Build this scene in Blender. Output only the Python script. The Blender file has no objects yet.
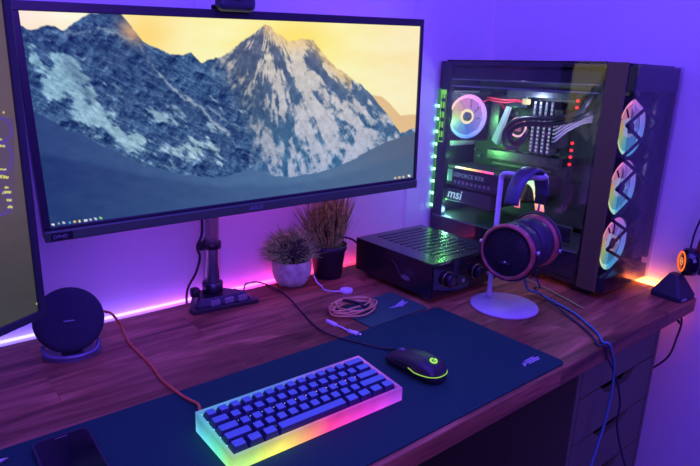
import bpy, bmesh, math, random
import numpy as np
from mathutils import Vector, Matrix, Euler
random.seed(4)
PI = math.pi
SC = bpy.context.scene
COL = SC.collection

# ---------------------------------------------------------------- camera
cam = bpy.data.cameras.new('camera')
cam.sensor_width = 36; cam.lens = 30.035; cam.clip_start = .02; cam.clip_end = 30
co = bpy.data.objects.new('camera', cam); COL.objects.link(co)
co.location = (-1.5610, -1.2004, .5168)
co.rotation_euler = (1.30008, -.03345, -.68880)
SC.camera = co
# ---------------------------------------------------------------- world, lights, exposure
SC.view_settings.view_transform = 'Standard'
SC.view_settings.look = 'None'
SC.view_settings.exposure = 0.0
SC.view_settings.gamma = 1.0
SC.cycles.use_denoising = True
SC.cycles.sample_clamp_indirect = 6
SC.cycles.max_bounces = 8
w = bpy.data.worlds.new('world'); SC.world = w; w.use_nodes = True
w.node_tree.nodes['Background'].inputs[0].default_value = (.10, .05, .70, 1)
w.node_tree.nodes['Background'].inputs[1].default_value = .16

def area(name, loc, rot, size, color, power, sy=None, spread=None):
    l = bpy.data.lights.new(name, 'AREA'); l.size = size; l.color = color; l.energy = power
    if sy: l.shape = 'RECTANGLE'; l.size_y = sy
    if spread: l.spread = spread
    o = bpy.data.objects.new(name, l); COL.objects.link(o); o.location = loc; o.rotation_euler = rot
    return o
# the coloured ceiling lamp of the room, and the glow of the room behind the camera
area('ceiling_light', (-1.1, -.95, 1.7), (0, 0, 0), 1.6, (.105, .050, 1), 44)
area('room_light', (-1.7, -2.3, 1.2), (math.radians(72), 0, math.radians(-8)), 1.4, (.21, .075, 1), 36)

# ---------------------------------------------------------------- helpers
class MB:
    def __init__(self): self.bm = bmesh.new()
    def _add(self, verts, faces, M=None, mi=0, smooth=False):
        vs = [self.bm.verts.new((M @ Vector(v)) if M else v) for v in verts]
        for f in faces:
            try:
                fc = self.bm.faces.new([vs[i] for i in f]); fc.material_index = mi; fc.smooth = smooth
            except ValueError: pass
        return vs
    def box(self, x0, x1, y0, y1, z0, z1, bevel=0, M=None, mi=0, seg=2):
        t = bmesh.new()
        v = [t.verts.new(c) for c in [(x0,y0,z0),(x1,y0,z0),(x1,y1,z0),(x0,y1,z0),(x0,y0,z1),(x1,y0,z1),(x1,y1,z1),(x0,y1,z1)]]
        for f in [(0,3,2,1),(4,5,6,7),(0,1,5,4),(1,2,6,5),(2,3,7,6),(3,0,4,7)]: t.faces.new([v[i] for i in f])
        if bevel:
            bmesh.ops.bevel(t, geom=t.edges[:], offset=bevel, segments=seg, affect='EDGES', profile=.5)
        self.merge(t, M, mi); return self
    def merge(self, t, M=None, mi=0, smooth=False):
        t.verts.index_update()
        self._add([v.co.copy() for v in t.verts], [[v.index for v in f.verts] for f in t.faces], M, mi, smooth); t.free()
    def prism(self, poly, z0, z1, M=None, bevel=0, mi=0, top=None, smooth=False):
        """poly: xy list; top: optional xy list at z1"""
        t = bmesh.new(); n = len(poly); top = top or poly
        a = [t.verts.new((p[0], p[1], z0)) for p in poly]; b = [t.verts.new((p[0], p[1], z1)) for p in top]
        t.faces.new(a[::-1]); t.faces.new(b)
        for i in range(n): t.faces.new([a[i], a[(i+1)%n], b[(i+1)%n], b[i]])
        if bevel:
            es = [e for e in t.edges if abs(e.verts[0].co.z-e.verts[1].co.z) < 1e-6]
            bmesh.ops.bevel(t, geom=es, offset=bevel, segments=2, affect='EDGES', profile=.5)
        self.merge(t, M, mi, smooth); return self
    def lathe(self, prof, n=40, M=None, mi=0, cap=True, smooth=True):
        """prof: list of (r, z)"""
        verts = []; faces = []
        for r, z in prof:
            for i in range(n):
                a = 2*PI*i/n; verts.append((r*math.cos(a), r*math.sin(a), z))
        for k in range(len(prof)-1):
            for i in range(n):
                j = (i+1) % n; faces.append((k*n+i, k*n+j, (k+1)*n+j, (k+1)*n+i))
        if cap:
            if prof[0][0] > 1e-5: faces.append(tuple(range(n))[::-1])
            if prof[-1][0] > 1e-5: faces.append(tuple((len(prof)-1)*n+i for i in range(n)))
        self._add(verts, faces, M, mi, smooth); return self
    def torus(self, R, r, M=None, n=48, m=10, mi=0, sx=1):
        verts = []; faces = []
        for i in range(n):
            a = 2*PI*i/n
            for j in range(m):
                b = 2*PI*j/m; q = R+r*math.cos(b); verts.append((q*math.cos(a)*sx, q*math.sin(a), r*math.sin(b)))
        for i in range(n):
            for j in range(m):
                faces.append((i*m+j, ((i+1)%n)*m+j, ((i+1)%n)*m+(j+1)%m, i*m+(j+1)%m))
        self._add(verts, faces, M, mi, True); return self
    def tube(self, pts, r, n=8, mi=0, sub=6, closed=False, r_end=None):
        P = smooth_path(pts, sub) if sub else [Vector(p) for p in pts]
        if len(P) < 2: return self
        verts = []; faces = []; up = None; L = len(P)
        for i, p in enumerate(P):
            d = (P[min(i+1, L-1)]-P[max(i-1, 0)])
            if d.length < 1e-9: d = Vector((0,0,1))
            d.normalize()
            if up is None:
                up = Vector((0,0,1)) if abs(d.z) < .9 else Vector((1,0,0))
            s = d.cross(up)
            if s.length < 1e-6: s = d.orthogonal()
            s.normalize(); up = s.cross(d).normalized()
            rr = r if r_end is None else r+(r_end-r)*i/(L-1)
            for j in range(n):
                a = 2*PI*j/n; verts.append(p + s*rr*math.cos(a) + up*rr*math.sin(a))
        for i in range(L-1):
            for j in range(n):
                k = (j+1) % n; faces.append((i*n+j, i*n+k, (i+1)*n+k, (i+1)*n+j))
        faces.append(tuple(range(n))[::-1]); faces.append(tuple((L-1)*n+j for j in range(n)))
        self._add(verts, faces, None, mi, True); return self
    def build(self, name, mats, parent=None, loc=None, rot=None):
        me = bpy.data.meshes.new(name)
        bmesh.ops.recalc_face_normals(self.bm, faces=self.bm.faces[:])
        self.bm.to_mesh(me); self.bm.free()
        for m in (mats if isinstance(mats, (list, tuple)) else [mats]): me.materials.append(m)
        o = bpy.data.objects.new(name, me); COL.objects.link(o)
        if parent: o.parent = parent
        if loc: o.location = loc
        if rot: o.rotation_euler = rot
        return o
def smooth_path(pts, sub):
    P = [Vector(p) for p in pts]
    if len(P) < 3: return P
    Q = [P[0]*2-P[1]]+P+[P[-1]*2-P[-2]]; out = []
    for i in range(1, len(Q)-2):
        a, b, c, d = Q[i-1], Q[i], Q[i+1], Q[i+2]
        for k in range(sub):
            t = k/sub
            out.append(.5*((2*b)+(c-a)*t+(2*a-5*b+4*c-d)*t*t+(3*b-a-3*c+d)*t**3))
    out.append(P[-1]); return out
def rrect(x0, x1, y0, y1, r, n=6):
    out = []
    for cx, cy, a0 in [(x1-r,y0+r,-PI/2),(x1-r,y1-r,0),(x0+r,y1-r,PI/2),(x0+r,y0+r,PI)]:
        for i in range(n+1):
            a = a0+PI/2*i/n; out.append((cx+r*math.cos(a), cy+r*math.sin(a)))
    return out
def RX(a): return Matrix.Rotation(a, 4, 'X')
def RY(a): return Matrix.Rotation(a, 4, 'Y')
def RZ(a): return Matrix.Rotation(a, 4, 'Z')
def T(x, y, z): return Matrix.Translation((x, y, z))
def tag(o, label=None, cat=None, group=None, kind=None):
    if label: o['label'] = label
    if cat: o['category'] = cat
    if group: o['group'] = group
    if kind: o['kind'] = kind
    return o
def thing(name, label, cat, loc=(0,0,0), rot=(0,0,0), group=None):
    o = bpy.data.objects.new(name, None); COL.objects.link(o); o.empty_display_size = .02
    o.location = loc; o.rotation_euler = rot
    return tag(o, label, cat, group)
def text_mesh(name, s, size, M, mat, parent, extrude=.0003, bold=0, shear=0):
    c = bpy.data.curves.new(name, 'FONT'); c.body = s; c.size = size; c.extrude = extrude; c.offset = bold; c.shear = shear
    c.align_x = 'LEFT'; c.resolution_u = 3
    o = bpy.data.objects.new(name, c); COL.objects.link(o)
    bpy.context.view_layer.update()
    dg = bpy.context.evaluated_depsgraph_get()
    me = bpy.data.meshes.new_from_object(o.evaluated_get(dg)); me.transform(M)
    bpy.data.objects.remove(o); bpy.data.curves.remove(c)
    me.materials.clear(); me.materials.append(mat); me.name = name
    o = bpy.data.objects.new(name, me); COL.objects.link(o); o.parent = parent
    return o

# ---------------------------------------------------------------- materials
def mat(name, col, rough=.5, metal=0, noise=0, nscale=40, bump=0, bscale=200, emit=None, es=0, coat=0, spec=None):
    m = bpy.data.materials.new(name); m.use_nodes = True; nt = m.node_tree; b = nt.nodes['Principled BSDF']
    b.inputs['Base Color'].default_value = (*col, 1); b.inputs['Roughness'].default_value = rough; b.inputs['Metallic'].default_value = metal
    if coat: b.inputs['Coat Weight'].default_value = coat; b.inputs['Coat Roughness'].default_value = .08
    if spec is not None: b.inputs['Specular IOR Level'].default_value = spec
    tc = nt.nodes.new('ShaderNodeTexCoord')
    if noise:
        n = nt.nodes.new('ShaderNodeTexNoise'); n.inputs['Scale'].default_value = nscale; n.inputs['Detail'].default_value = 4
        nt.links.new(tc.outputs['Object'], n.inputs['Vector'])
        r = nt.nodes.new('ShaderNodeValToRGB'); nt.links.new(n.outputs['Fac'], r.inputs['Fac'])
        r.color_ramp.elements[0].position = .3; r.color_ramp.elements[1].position = .7
        r.color_ramp.elements[0].color = (*[max(0, c*(1-noise)) for c in col], 1)
        r.color_ramp.elements[1].color = (*[min(1, c*(1+noise)) for c in col], 1)
        nt.links.new(r.outputs['Color'], b.inputs['Base Color'])
    if bump:
        n = nt.nodes.new('ShaderNodeTexNoise'); n.inputs['Scale'].default_value = bscale; n.inputs['Detail'].default_value = 3
        nt.links.new(tc.outputs['Object'], n.inputs['Vector'])
        bp = nt.nodes.new('ShaderNodeBump'); bp.inputs['Strength'].default_value = bump; bp.inputs['Distance'].default_value = .002
        nt.links.new(n.outputs['Fac'], bp.inputs['Height']); nt.links.new(bp.outputs['Normal'], b.inputs['Normal'])
    if emit:
        b.inputs['Emission Color'].default_value = (*emit, 1); b.inputs['Emission Strength'].default_value = es
    return m
def emission(name, col, s):
    m = bpy.data.materials.new(name); m.use_nodes = True; nt = m.node_tree; nt.nodes.clear()
    e = nt.nodes.new('ShaderNodeEmission'); e.inputs[0].default_value = (*col, 1); e.inputs[1].default_value = s
    o = nt.nodes.new('ShaderNodeOutputMaterial'); nt.links.new(e.outputs[0], o.inputs[0]); return m
def ramp_emit(name, axis, stops, s, base=None, rough=.4):
    """emission colour that runs along one object axis (addressable LED light)"""
    m = bpy.data.materials.new(name); m.use_nodes = True; nt = m.node_tree; b = nt.nodes['Principled BSDF']
    tc = nt.nodes.new('ShaderNodeTexCoord'); sp = nt.nodes.new('ShaderNodeSeparateXYZ'); nt.links.new(tc.outputs['Object'], sp.inputs[0])
    mr = nt.nodes.new('ShaderNodeMapRange'); mr.inputs['From Min'].default_value = stops[0][0]; mr.inputs['From Max'].default_value = stops[-1][0]
    nt.links.new(sp.outputs[axis], mr.inputs['Value'])
    r = nt.nodes.new('ShaderNodeValToRGB'); nt.links.new(mr.outputs[0], r.inputs['Fac'])
    a, z = stops[0][0], stops[-1][0]
    el = r.color_ramp.elements
    el[0].position = 0; el[0].color = (*stops[0][1], 1); el[1].position = 1; el[1].color = (*stops[-1][1], 1)
    for p, c in stops[1:-1]:
        e = el.new((p-a)/(z-a)); e.color = (*c, 1)
    b.inputs['Base Color'].default_value = (*(base or (.5,.5,.5)), 1); b.inputs['Roughness'].default_value = rough
    nt.links.new(r.outputs['Color'], b.inputs['Emission Color']); b.inputs['Emission Strength'].default_value = s
    return m
def wheel_emit(name, stops, s, base=(.6,.6,.6)):
    """emission colour that runs around the local z axis (ring light of a fan)"""
    m = bpy.data.materials.new(name); m.use_nodes = True; nt = m.node_tree; b = nt.nodes['Principled BSDF']
    tc = nt.nodes.new('ShaderNodeTexCoord'); sp = nt.nodes.new('ShaderNodeSeparateXYZ'); nt.links.new(tc.outputs['Object'], sp.inputs[0])
    at = nt.nodes.new('ShaderNodeMath'); at.operation = 'ARCTAN2'; nt.links.new(sp.outputs[1], at.inputs[0]); nt.links.new(sp.outputs[0], at.inputs[1])
    mr = nt.nodes.new('ShaderNodeMapRange'); mr.inputs['From Min'].default_value = -PI; mr.inputs['From Max'].default_value = PI
    nt.links.new(at.outputs[0], mr.inputs['Value'])
    r = nt.nodes.new('ShaderNodeValToRGB'); nt.links.new(mr.outputs[0], r.inputs['Fac']); el = r.color_ramp.elements
    el[0].position = 0; el[0].color = (*stops[0][1], 1); el[1].position = 1; el[1].color = (*stops[-1][1], 1)
    for p, c in stops[1:-1]:
        e = el.new(p); e.color = (*c, 1)
    b.inputs['Base Color'].default_value = (*base, 1)
    nt.links.new(r.outputs['Color'], b.inputs['Emission Color']); b.inputs['Emission Strength'].default_value = s
    return m
def glass(name, tint=(.5,.5,.55), f=1.5, rough=0.0):
    m = bpy.data.materials.new(name); m.use_nodes = True; nt = m.node_tree; nt.nodes.clear()
    t = nt.nodes.new('ShaderNodeBsdfTransparent'); t.inputs[0].default_value = (*tint, 1)
    g = nt.nodes.new('ShaderNodeBsdfGlossy'); g.inputs['Roughness'].default_value = rough
    fr = nt.nodes.new('ShaderNodeFresnel'); ge = nt.nodes.new('ShaderNodeNewGeometry')
    iv = nt.nodes.new('ShaderNodeMapRange'); iv.inputs['To Min'].default_value = f; iv.inputs['To Max'].default_value = 1/f
    nt.links.new(ge.outputs['Backfacing'], iv.inputs['Value']); nt.links.new(iv.outputs[0], fr.inputs[0])
    mx = nt.nodes.new('ShaderNodeMixShader'); o = nt.nodes.new('ShaderNodeOutputMaterial')
    nt.links.new(fr.outputs[0], mx.inputs[0]); nt.links.new(t.outputs[0], mx.inputs[1]); nt.links.new(g.outputs[0], mx.inputs[2])
    nt.links.new(mx.outputs[0], o.inputs[0]); return m
def vcol_emit(name, strength=1.0):
    m = bpy.data.materials.new(name); m.use_nodes = True; nt = m.node_tree; b = nt.nodes['Principled BSDF']
    a = nt.nodes.new('ShaderNodeAttribute'); a.attribute_name = 'picture'
    b.inputs['Base Color'].default_value = (.006,.006,.006,1); b.inputs['Roughness'].default_value = .35; b.inputs['Specular IOR Level'].default_value = .2
    nt.links.new(a.outputs['Color'], b.inputs['Emission Color']); b.inputs['Emission Strength'].default_value = strength
    return m
def wood():
    m = bpy.data.materials.new('walnut_planks'); m.use_nodes = True; nt = m.node_tree; b = nt.nodes['Principled BSDF']; L = nt.links.new
    tc = nt.nodes.new('ShaderNodeTexCoord')
    br = nt.nodes.new('ShaderNodeTexBrick'); br.offset = .37; br.squash = 1
    br.inputs['Scale'].default_value = 1; br.inputs['Brick Width'].default_value = .46; br.inputs['Row Height'].default_value = .098
    br.inputs['Mortar Size'].default_value = .0006; br.inputs['Mortar Smooth'].default_value = .3; br.inputs['Bias'].default_value = 0
    br.inputs['Color1'].default_value = (0,0,0,1); br.inputs['Color2'].default_value = (1,1,1,1); br.inputs['Mortar'].default_value = (.35,.35,.35,1)
    L(tc.outputs['Object'], br.inputs['Vector'])
    # shift the grain from plank to plank
    vm = nt.nodes.new('ShaderNodeVectorMath'); vm.operation = 'MULTIPLY_ADD'
    L(br.outputs['Color'], vm.inputs[0]); vm.inputs[1].default_value = (3.1, 1.7, 0); L(tc.outputs['Object'], vm.inputs[2])
    mp = nt.nodes.new('ShaderNodeMapping'); mp.inputs['Scale'].default_value = (2.2, 15, 15); L(vm.outputs[0], mp.inputs['Vector'])
    n1 = nt.nodes.new('ShaderNodeTexNoise'); n1.inputs['Scale'].default_value = 1.3; n1.inputs['Detail'].default_value = 7; n1.inputs['Roughness'].default_value = .62; n1.inputs['Distortion'].default_value = 1.4
    L(mp.outputs[0], n1.inputs['Vector'])
    mp2 = nt.nodes.new('ShaderNodeMapping'); mp2.inputs['Scale'].default_value = (5, 160, 160); L(vm.outputs[0], mp2.inputs['Vector'])
    n2 = nt.nodes.new('ShaderNodeTexNoise'); n2.inputs['Scale'].default_value = 1; n2.inputs['Detail'].default_value = 3; L(mp2.outputs[0], n2.inputs['Vector'])
    r = nt.nodes.new('ShaderNodeValToRGB'); L(n1.outputs['Fac'], r.inputs['Fac']); el = r.color_ramp.elements
    el[0].position = .30; el[0].color = (.12,.05,.022,1); el[1].position = .72; el[1].color = (.66,.28,.13,1)
    e = el.new(.5); e.color = (.36,.14,.06,1)
    mul = nt.nodes.new('ShaderNodeMixRGB'); mul.blend_type = 'MULTIPLY'; mul.inputs[0].default_value = .5
    r2 = nt.nodes.new('ShaderNodeValToRGB'); r2.color_ramp.elements[0].position = .3; r2.color_ramp.elements[0].color = (.45,.45,.45,1); r2.color_ramp.elements[1].position = .6
    L(n2.outputs['Fac'], r2.inputs['Fac']); L(r.outputs['Color'], mul.inputs[1]); L(r2.outputs['Color'], mul.inputs[2])
    tone = nt.nodes.new('ShaderNodeValToRGB'); tone.color_ramp.elements[0].color = (.62,.58,.58,1); tone.color_ramp.elements[1].color = (1.3,1.25,1.2,1)
    L(br.outputs['Color'], tone.inputs['Fac'])
    m2 = nt.nodes.new('ShaderNodeMixRGB'); m2.blend_type = 'MULTIPLY'; m2.inputs[0].default_value = 1; L(mul.outputs[0], m2.inputs[1]); L(tone.outputs[0], m2.inputs[2])
    L(m2.outputs[0], b.inputs['Base Color']); b.inputs['Roughness'].default_value = .46; b.inputs['Specular IOR Level'].default_value = .35
    bp = nt.nodes.new('ShaderNodeBump'); bp.inputs['Strength'].default_value = .12; bp.inputs['Distance'].default_value = .001
    L(n2.outputs['Fac'], bp.inputs['Height']); L(bp.outputs[0], b.inputs['Normal'])
    return m

M_wall = mat('wall_paint', (.80,.78,.80), .45, bump=.03, bscale=90)
M_seam = mat('wall_seam_gloss', (.82,.80,.82), .22)
M_floor = mat('dark_carpet', (.05,.05,.06), .95, noise=.3, nscale=80, bump=.5, bscale=300)
M_wood = wood()
M_mat = mat('mat_cloth', (.014,.068,.055), .9, spec=.2, noise=.12, nscale=600, bump=.25, bscale=900)
M_black = mat('black_plastic', (.02,.02,.025), .35)
M_bezel = mat('bezel_plastic', (.045,.05,.07), .42)
M_blackm = mat('matte_black', (.03,.03,.035), .7)
M_gloss = mat('gloss_black', (.012,.012,.016), .08, coat=.6)
M_steel = mat('brushed_steel', (.55,.55,.60), .30, metal=.75)
M_dsteel = mat('dark_anodised', (.10,.10,.12), .32, metal=.8)
M_grey = mat('grey_plastic', (.18,.18,.2), .5)
M_drawer = mat('drawer_lacquer', (.13,.14,.075), .45, noise=.04, nscale=8)
M_white = mat('white_plastic', (.78,.76,.78), .4)
M_glass = glass('tinted_glass', (.95,.95,.97), 1.55)
M_fglass = glass('front_smoked_glass', (.86,.86,.90), 1.42)

# ---------------------------------------------------------------- setting
XL = -3.2; YF = -3.0
def struct(o): o['kind'] = 'structure'; return o
struct(MB().box(XL, .1, 0, .08, -.75, 1.9).build('wall_back', M_wall))
struct(MB().box(0, .08, YF, 0, -.75, 1.9).build('wall_right', M_wall))
struct(MB().box(XL, .1, YF, .08, -.80, -.75).build('floor', M_floor))
for i, (x, wd) in enumerate([(-.345, .010), (-.995, .006)]):
    m = MB()
    m.box(x-wd/2, x-wd/6, -.0022, 0, -.75, 1.9, .0009)
    m.box(x+wd/6, x+wd/2, -.0022, 0, -.75, 1.9, .0009)
    struct(m.build('trim_%d' % (i+1), M_seam))

# light strips stuck behind the desk
strip_b = ramp_emit('led_back', 0, [(-2.2,(.18,.12,.75)),(-1.35,(.18,.12,.75)),(-1.18,(.26,.11,.85)),(-1.03,(.50,.08,.9)),(-.86,(1.1,.05,.75)),(-.72,(1,.05,.32)),(-.58,(.8,.03,.10)),(-.46,(.35,.01,.04)),(0,(.10,.01,.01))], 8.5)
strip_r = ramp_emit('led_right', 1, [(-.72,(1,.08,.12)),(-.69,(1,.09,.05)),(-.62,(1,.24,.02)),(-.5,(1,.16,.02)),(0,(1,.04,.02))], 75)
tag(MB().box(-2.2, -.24, -.0298, -.0265, -.0170, -.0040).build('led_strip', strip_b),
    'glowing violet and red light strip along the wall behind the desk', 'light strip')
line_b = ramp_emit('led_line', 0, [(-2.2,(.55,.50,1)),(-1.3,(.55,.50,1)),(-1.0,(.9,.45,1)),(-.86,(1,.25,.8)),(-.72,(1,.12,.3)),(-.6,(.8,.05,.08)),(-.24,(.3,.02,.02))], 1.5)
MB().box(-2.2, -.24, -.0032, -.0004, -.0065, -.0015).build('diffuser', line_b, bpy.data.objects['led_strip'])
tag(MB().box(-.0128, -.0100, -.655, -.06, -.0150, -.0030).build('led_strip', strip_r),
    'glowing orange light strip at the right wall beside the computer', 'light strip')
MB().box(-.024, -.018, -.68, -.10, -.0395, -.0365).build('added_lower_strip', emission('added_pink_glow', (1,.10,.38), 9), bpy.data.objects['led_strip.001'])  # hidden strip added under the tabletop to turn the right wall pink

# ---------------------------------------------------------------- desk
DT = .036
desk = thing('desk', 'reddish walnut plank desk with a thick front edge', 'desk', (0,0,-.75))
o = MB().box(-2.2, -.013, -.711, -.030, 0, DT, .0025).build('tabletop', M_wood, desk, (0,0,.75-DT))
for x, y in [(-2.12,-.64),(-2.12,-.08),(-.06,-.08)]:
    MB().box(x-.025, x+.025, y-.025, y+.025, 0, .75-DT, .003).build('leg', M_blackm, desk)

MB().box(-2.1, -.50, -.110, -.100, .10, .75-DT-.0005).build('knee_shade_panel', M_blackm, desk)  # black sheet added to darken the knee space and stop stray light
dr = thing('drawer_unit', 'grey drawer unit under the right end of the desk', 'drawer unit', (-.295, -.40, -.75))
X0, X1, Y0, Y1 = -.192, .192, -.275, .27
ZT = .75-DT-.0005
m = MB()
m.box(X0, X0+.016, Y0, Y1, .03, ZT, .001); m.box(X1-.016, X1, Y0, Y1, .03, ZT, .001)
m.box(X0+.016, X1-.016, Y1-.01, Y1, .03, ZT); m.box(X0+.016, X1-.016, Y0, Y1-.01, .03, .046)
m.box(X0+.016, X1-.016, Y0+.02, Y1-.01, ZT-.014, ZT)
m.build('body', M_drawer, dr)
for x in (X0+.03, X1-.03):
    for y in (Y0+.04, Y1-.04):
        m = MB(); m.lathe([(.016,0),(.016,.03)], 16, T(x,y,0)); m.build('foot', M_black, dr)
ztops = [ZT-.004, ZT-.106, ZT-.222, ZT-.345, ZT-.50, ZT-.665]
for i in range(5):
    zt, zb = ztops[i]-.0, ztops[i+1]+.004
    xs0, xs1 = X0+.019, X1-.019
    # drawer front with a curved hand hole in its upper edge
    pts = [(xs0, zb), (xs1, zb), (xs1, zt)]
    c, hw, dp = 0.0, .084, .025
    n = 14
    for k in range(n+1):
        u = k/n; x = c+hw-2*hw*u
        e = min(1, min(u, 1-u)*4.5)
        pts.append((x, zt-dp*(e*e*(3-2*e))))
    pts.append((xs0, zt))
    d = MB().prism(pts, 0, .015, M=T(0, Y0-.0015, 0) @ RX(PI/2) @ T(0,0,-.017)).build('drawer', M_drawer, dr)
    m = MB().box(xs0+.012, xs1-.012, Y0+.07, Y0+.08, zb+.01, zt-.03)
    m.box(xs0+.01, xs0+.02, Y0+.017, Y1-.03, zb+.01, zt-.03); m.box(xs1-.02, xs1-.01, Y0+.017, Y1-.03, zb+.01, zt-.03)
    m.build('drawer_box', M_blackm, dr)

# ---------------------------------------------------------------- desk mat
MZ = .003
dm = thing('desk_mat', 'long dark blue cloth desk mat under the keyboard and mouse', 'desk mat', (-1.08,-.539,0))
MB().prism(rrect(-.47, .479, -.163, .163, .014), 0, MZ, bevel=.0008).build('cloth', M_mat, dm)
M_logo = mat('pale_print', (.55,.55,.62), .6)
M_tiny = mat('pale_print_dim', (.34,.34,.42), .6)
m = MB()
# small printed emblem and a three-line wordmark
X, Y = .398, -.128
for k in range(3):
    m.prism([(X+k*.0045, Y+k*.002), (X+.004+k*.0045, Y+.001+k*.002), (X+.007+k*.0040, Y+.012+k*.001)], MZ+.00005, MZ+.0003)
m.build('emblem', M_logo, dm)
m = MB()
for k, (a, b_) in enumerate([(.017,.048),(.016,.052),(.019,.046)]):
    x = X+a
    while x < X+b_:
        wd = random.uniform(.002, .0042); m.box(x, x+wd, Y+.0012+k*.005, Y+.0045+k*.005, MZ+.00005, MZ+.0003); x += wd+.0009
m.build('wordmark', M_logo, dm)

# ---------------------------------------------------------------- keyboard
kb = thing('keyboard', 'compact keyboard in a glowing rainbow acrylic case with dark blue keys', 'keyboard', (-1.2512, -.6082, MZ), (0,0,-.0188))
KL, KW, KH = .3050, .1139, .0235; KT = math.tan(.082)
def kb_material():
    m = bpy.data.materials.new('frosted_glowing_acrylic'); m.use_nodes = True; nt = m.node_tree; b = nt.nodes['Principled BSDF']; L = nt.links.new
    tc = nt.nodes.new('ShaderNodeTexCoord'); sp = nt.nodes.new('ShaderNodeSeparateXYZ'); L(tc.outputs['Object'], sp.inputs[0])
    def ramp(src, lo, hi, stops):
        mr = nt.nodes.new('ShaderNodeMapRange'); mr.inputs['From Min'].default_value = lo; mr.inputs['From Max'].default_value = hi; L(src, mr.inputs['Value'])
        r = nt.nodes.new('ShaderNodeValToRGB'); L(mr.outputs[0], r.inputs['Fac']); el = r.color_ramp.elements
        el[0].position = 0; el[0].color = (*stops[0][1],1); el[1].position = 1; el[1].color = (*stops[-1][1],1)
        for p, c in stops[1:-1]:
            e = el.new(p); e.color = (*c,1)
        return r, mr
    rx, _ = ramp(sp.outputs[0], 0, KL, [(0,(.45,.95,.10)),(.10,(.62,.90,.06)),(.28,(.95,.75,.05)),(.42,(1,.25,.10)),(.52,(1,.05,.25)),(.75,(.80,.04,.60)),(1,(.40,.06,.75))])
    ry, my = ramp(sp.outputs[1], 0, KW, [(0,(.50,.95,.16)),(.3,(.16,.85,.45)),(.7,(.12,.70,.72)),(1,(.14,.55,.85))])
    rb, _ = ramp(sp.outputs[0], 0, KL, [(0,(.14,.55,.85)),(.4,(.10,.32,.9)),(.7,(.25,.15,.9)),(1,(.55,.12,.8))])
    # front colours near y=0, side colours near x=0, back colours near y=KW
    gx = nt.nodes.new('ShaderNodeMapRange'); gx.inputs['From Min'].default_value = .004; gx.inputs['From Max'].default_value = .05; L(sp.outputs[0], gx.inputs['Value'])
    gy = nt.nodes.new('ShaderNodeMapRange'); gy.inputs['From Min'].default_value = .02; gy.inputs['From Max'].default_value = .09; L(sp.outputs[1], gy.inputs['Value'])
    mA = nt.nodes.new('ShaderNodeMixRGB'); L(gy.outputs[0], mA.inputs[0]); L(rx.outputs[0], mA.inputs[1]); L(rb.outputs[0], mA.inputs[2])
    mB = nt.nodes.new('ShaderNodeMixRGB'); L(gx.outputs[0], mB.inputs[0]); L(ry.outputs[0], mB.inputs[1]); L(mA.outputs[0], mB.inputs[2])
    b.inputs['Base Color'].default_value = (.13,.13,.13,1); b.inputs['Roughness'].default_value = .35
    # light of the LED board is strongest low in the block
    gz = nt.nodes.new('ShaderNodeMapRange'); gz.inputs['From Min'].default_value = 0; gz.inputs['From Max'].default_value = KH
    gz.inputs['To Min'].default_value = 1.35; gz.inputs['To Max'].default_value = .6; L(sp.outputs[2], gz.inputs['Value'])
    nz = nt.nodes.new('ShaderNodeTexNoise'); nz.inputs['Scale'].default_value = 22; L(tc.outputs['Object'], nz.inputs['Vector'])
    mm = nt.nodes.new('ShaderNodeMath'); mm.operation = 'MULTIPLY_ADD'; L(nz.outputs['Fac'], mm.inputs[0]); mm.inputs[1].default_value = .8; mm.inputs[2].default_value = .55
    mu = nt.nodes.new('ShaderNodeMath'); mu.operation = 'MULTIPLY'; L(gz.outputs[0], mu.inputs[0]); L(mm.outputs[0], mu.inputs[1])
    L(mB.outputs[0], b.inputs['Emission Color']); L(mu.outputs[0], b.inputs['Emission Strength'])
    return m
M_acr = kb_material()
m = MB(); B = .0055
m.box(0, KL, 0, B, 0, KH, .0012); m.box(0, KL, KW-B, KW, 0, KH, .0012)
m.box(0, B, B, KW-B, 0, KH, .0008); m.box(KL-B, KL, B, KW-B, 0, KH, .0008); m.box(B, KL-B, B, KW-B, 0, .009)
for v in m.bm.verts:
    v.co.z *= 1+v.co.y*KT/KH
m.build('case', M_acr, kb)
m = MB().box(B+.0005, KL-B-.0005, B+.0005, KW-B-.0005, .0095, .0185)
for v in m.bm.verts: v.co.z += v.co.y*KT
m.build('switch_plate', mat('switch_plate', (.02,.025,.06), .5), kb)
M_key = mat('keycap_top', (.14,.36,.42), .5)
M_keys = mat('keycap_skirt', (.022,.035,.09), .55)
rows = [[1]*13+[2], [1.5]+[1]*12+[1.5], [1.75]+[1]*11+[2.25], [2.25]+[1]*10+[2.75], [1.25]*3+[6.25]+[1.25]*4]
U = .01945
names = ['letter_key']
M_leg = mat('key_legend', (.09,.11,.16), .5)
def make_key(wu):
    wd = wu*U-.0010; dp = U-.0010
    m = MB()
    zs = [0, .0065, .0088]
    a = rrect(-wd/2, wd/2, -dp/2, dp/2, .0014, 2)
    t1 = rrect(-wd/2+.0030, wd/2-.0030, -dp/2+.0030, dp/2-.0030, .0018, 2)
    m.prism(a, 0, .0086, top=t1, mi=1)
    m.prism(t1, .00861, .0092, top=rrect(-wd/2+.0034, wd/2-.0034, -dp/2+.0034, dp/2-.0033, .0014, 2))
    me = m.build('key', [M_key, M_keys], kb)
    return me
first = {}
for r, row in enumerate(rows):
    x = (KL-15*U)/2; y = KW-(KW-5*U)/2-U*(r+.5)
    for wu in row:
        if wu not in first:
            k = make_key(wu); first[wu] = k
        else:
            k = first[wu].copy(); COL.objects.link(k); k.parent = kb
        if wu == 6.25: k.name = 'space_bar'
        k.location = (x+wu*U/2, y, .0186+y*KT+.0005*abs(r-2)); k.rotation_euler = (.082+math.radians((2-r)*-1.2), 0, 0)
        x += wu*U
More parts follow.
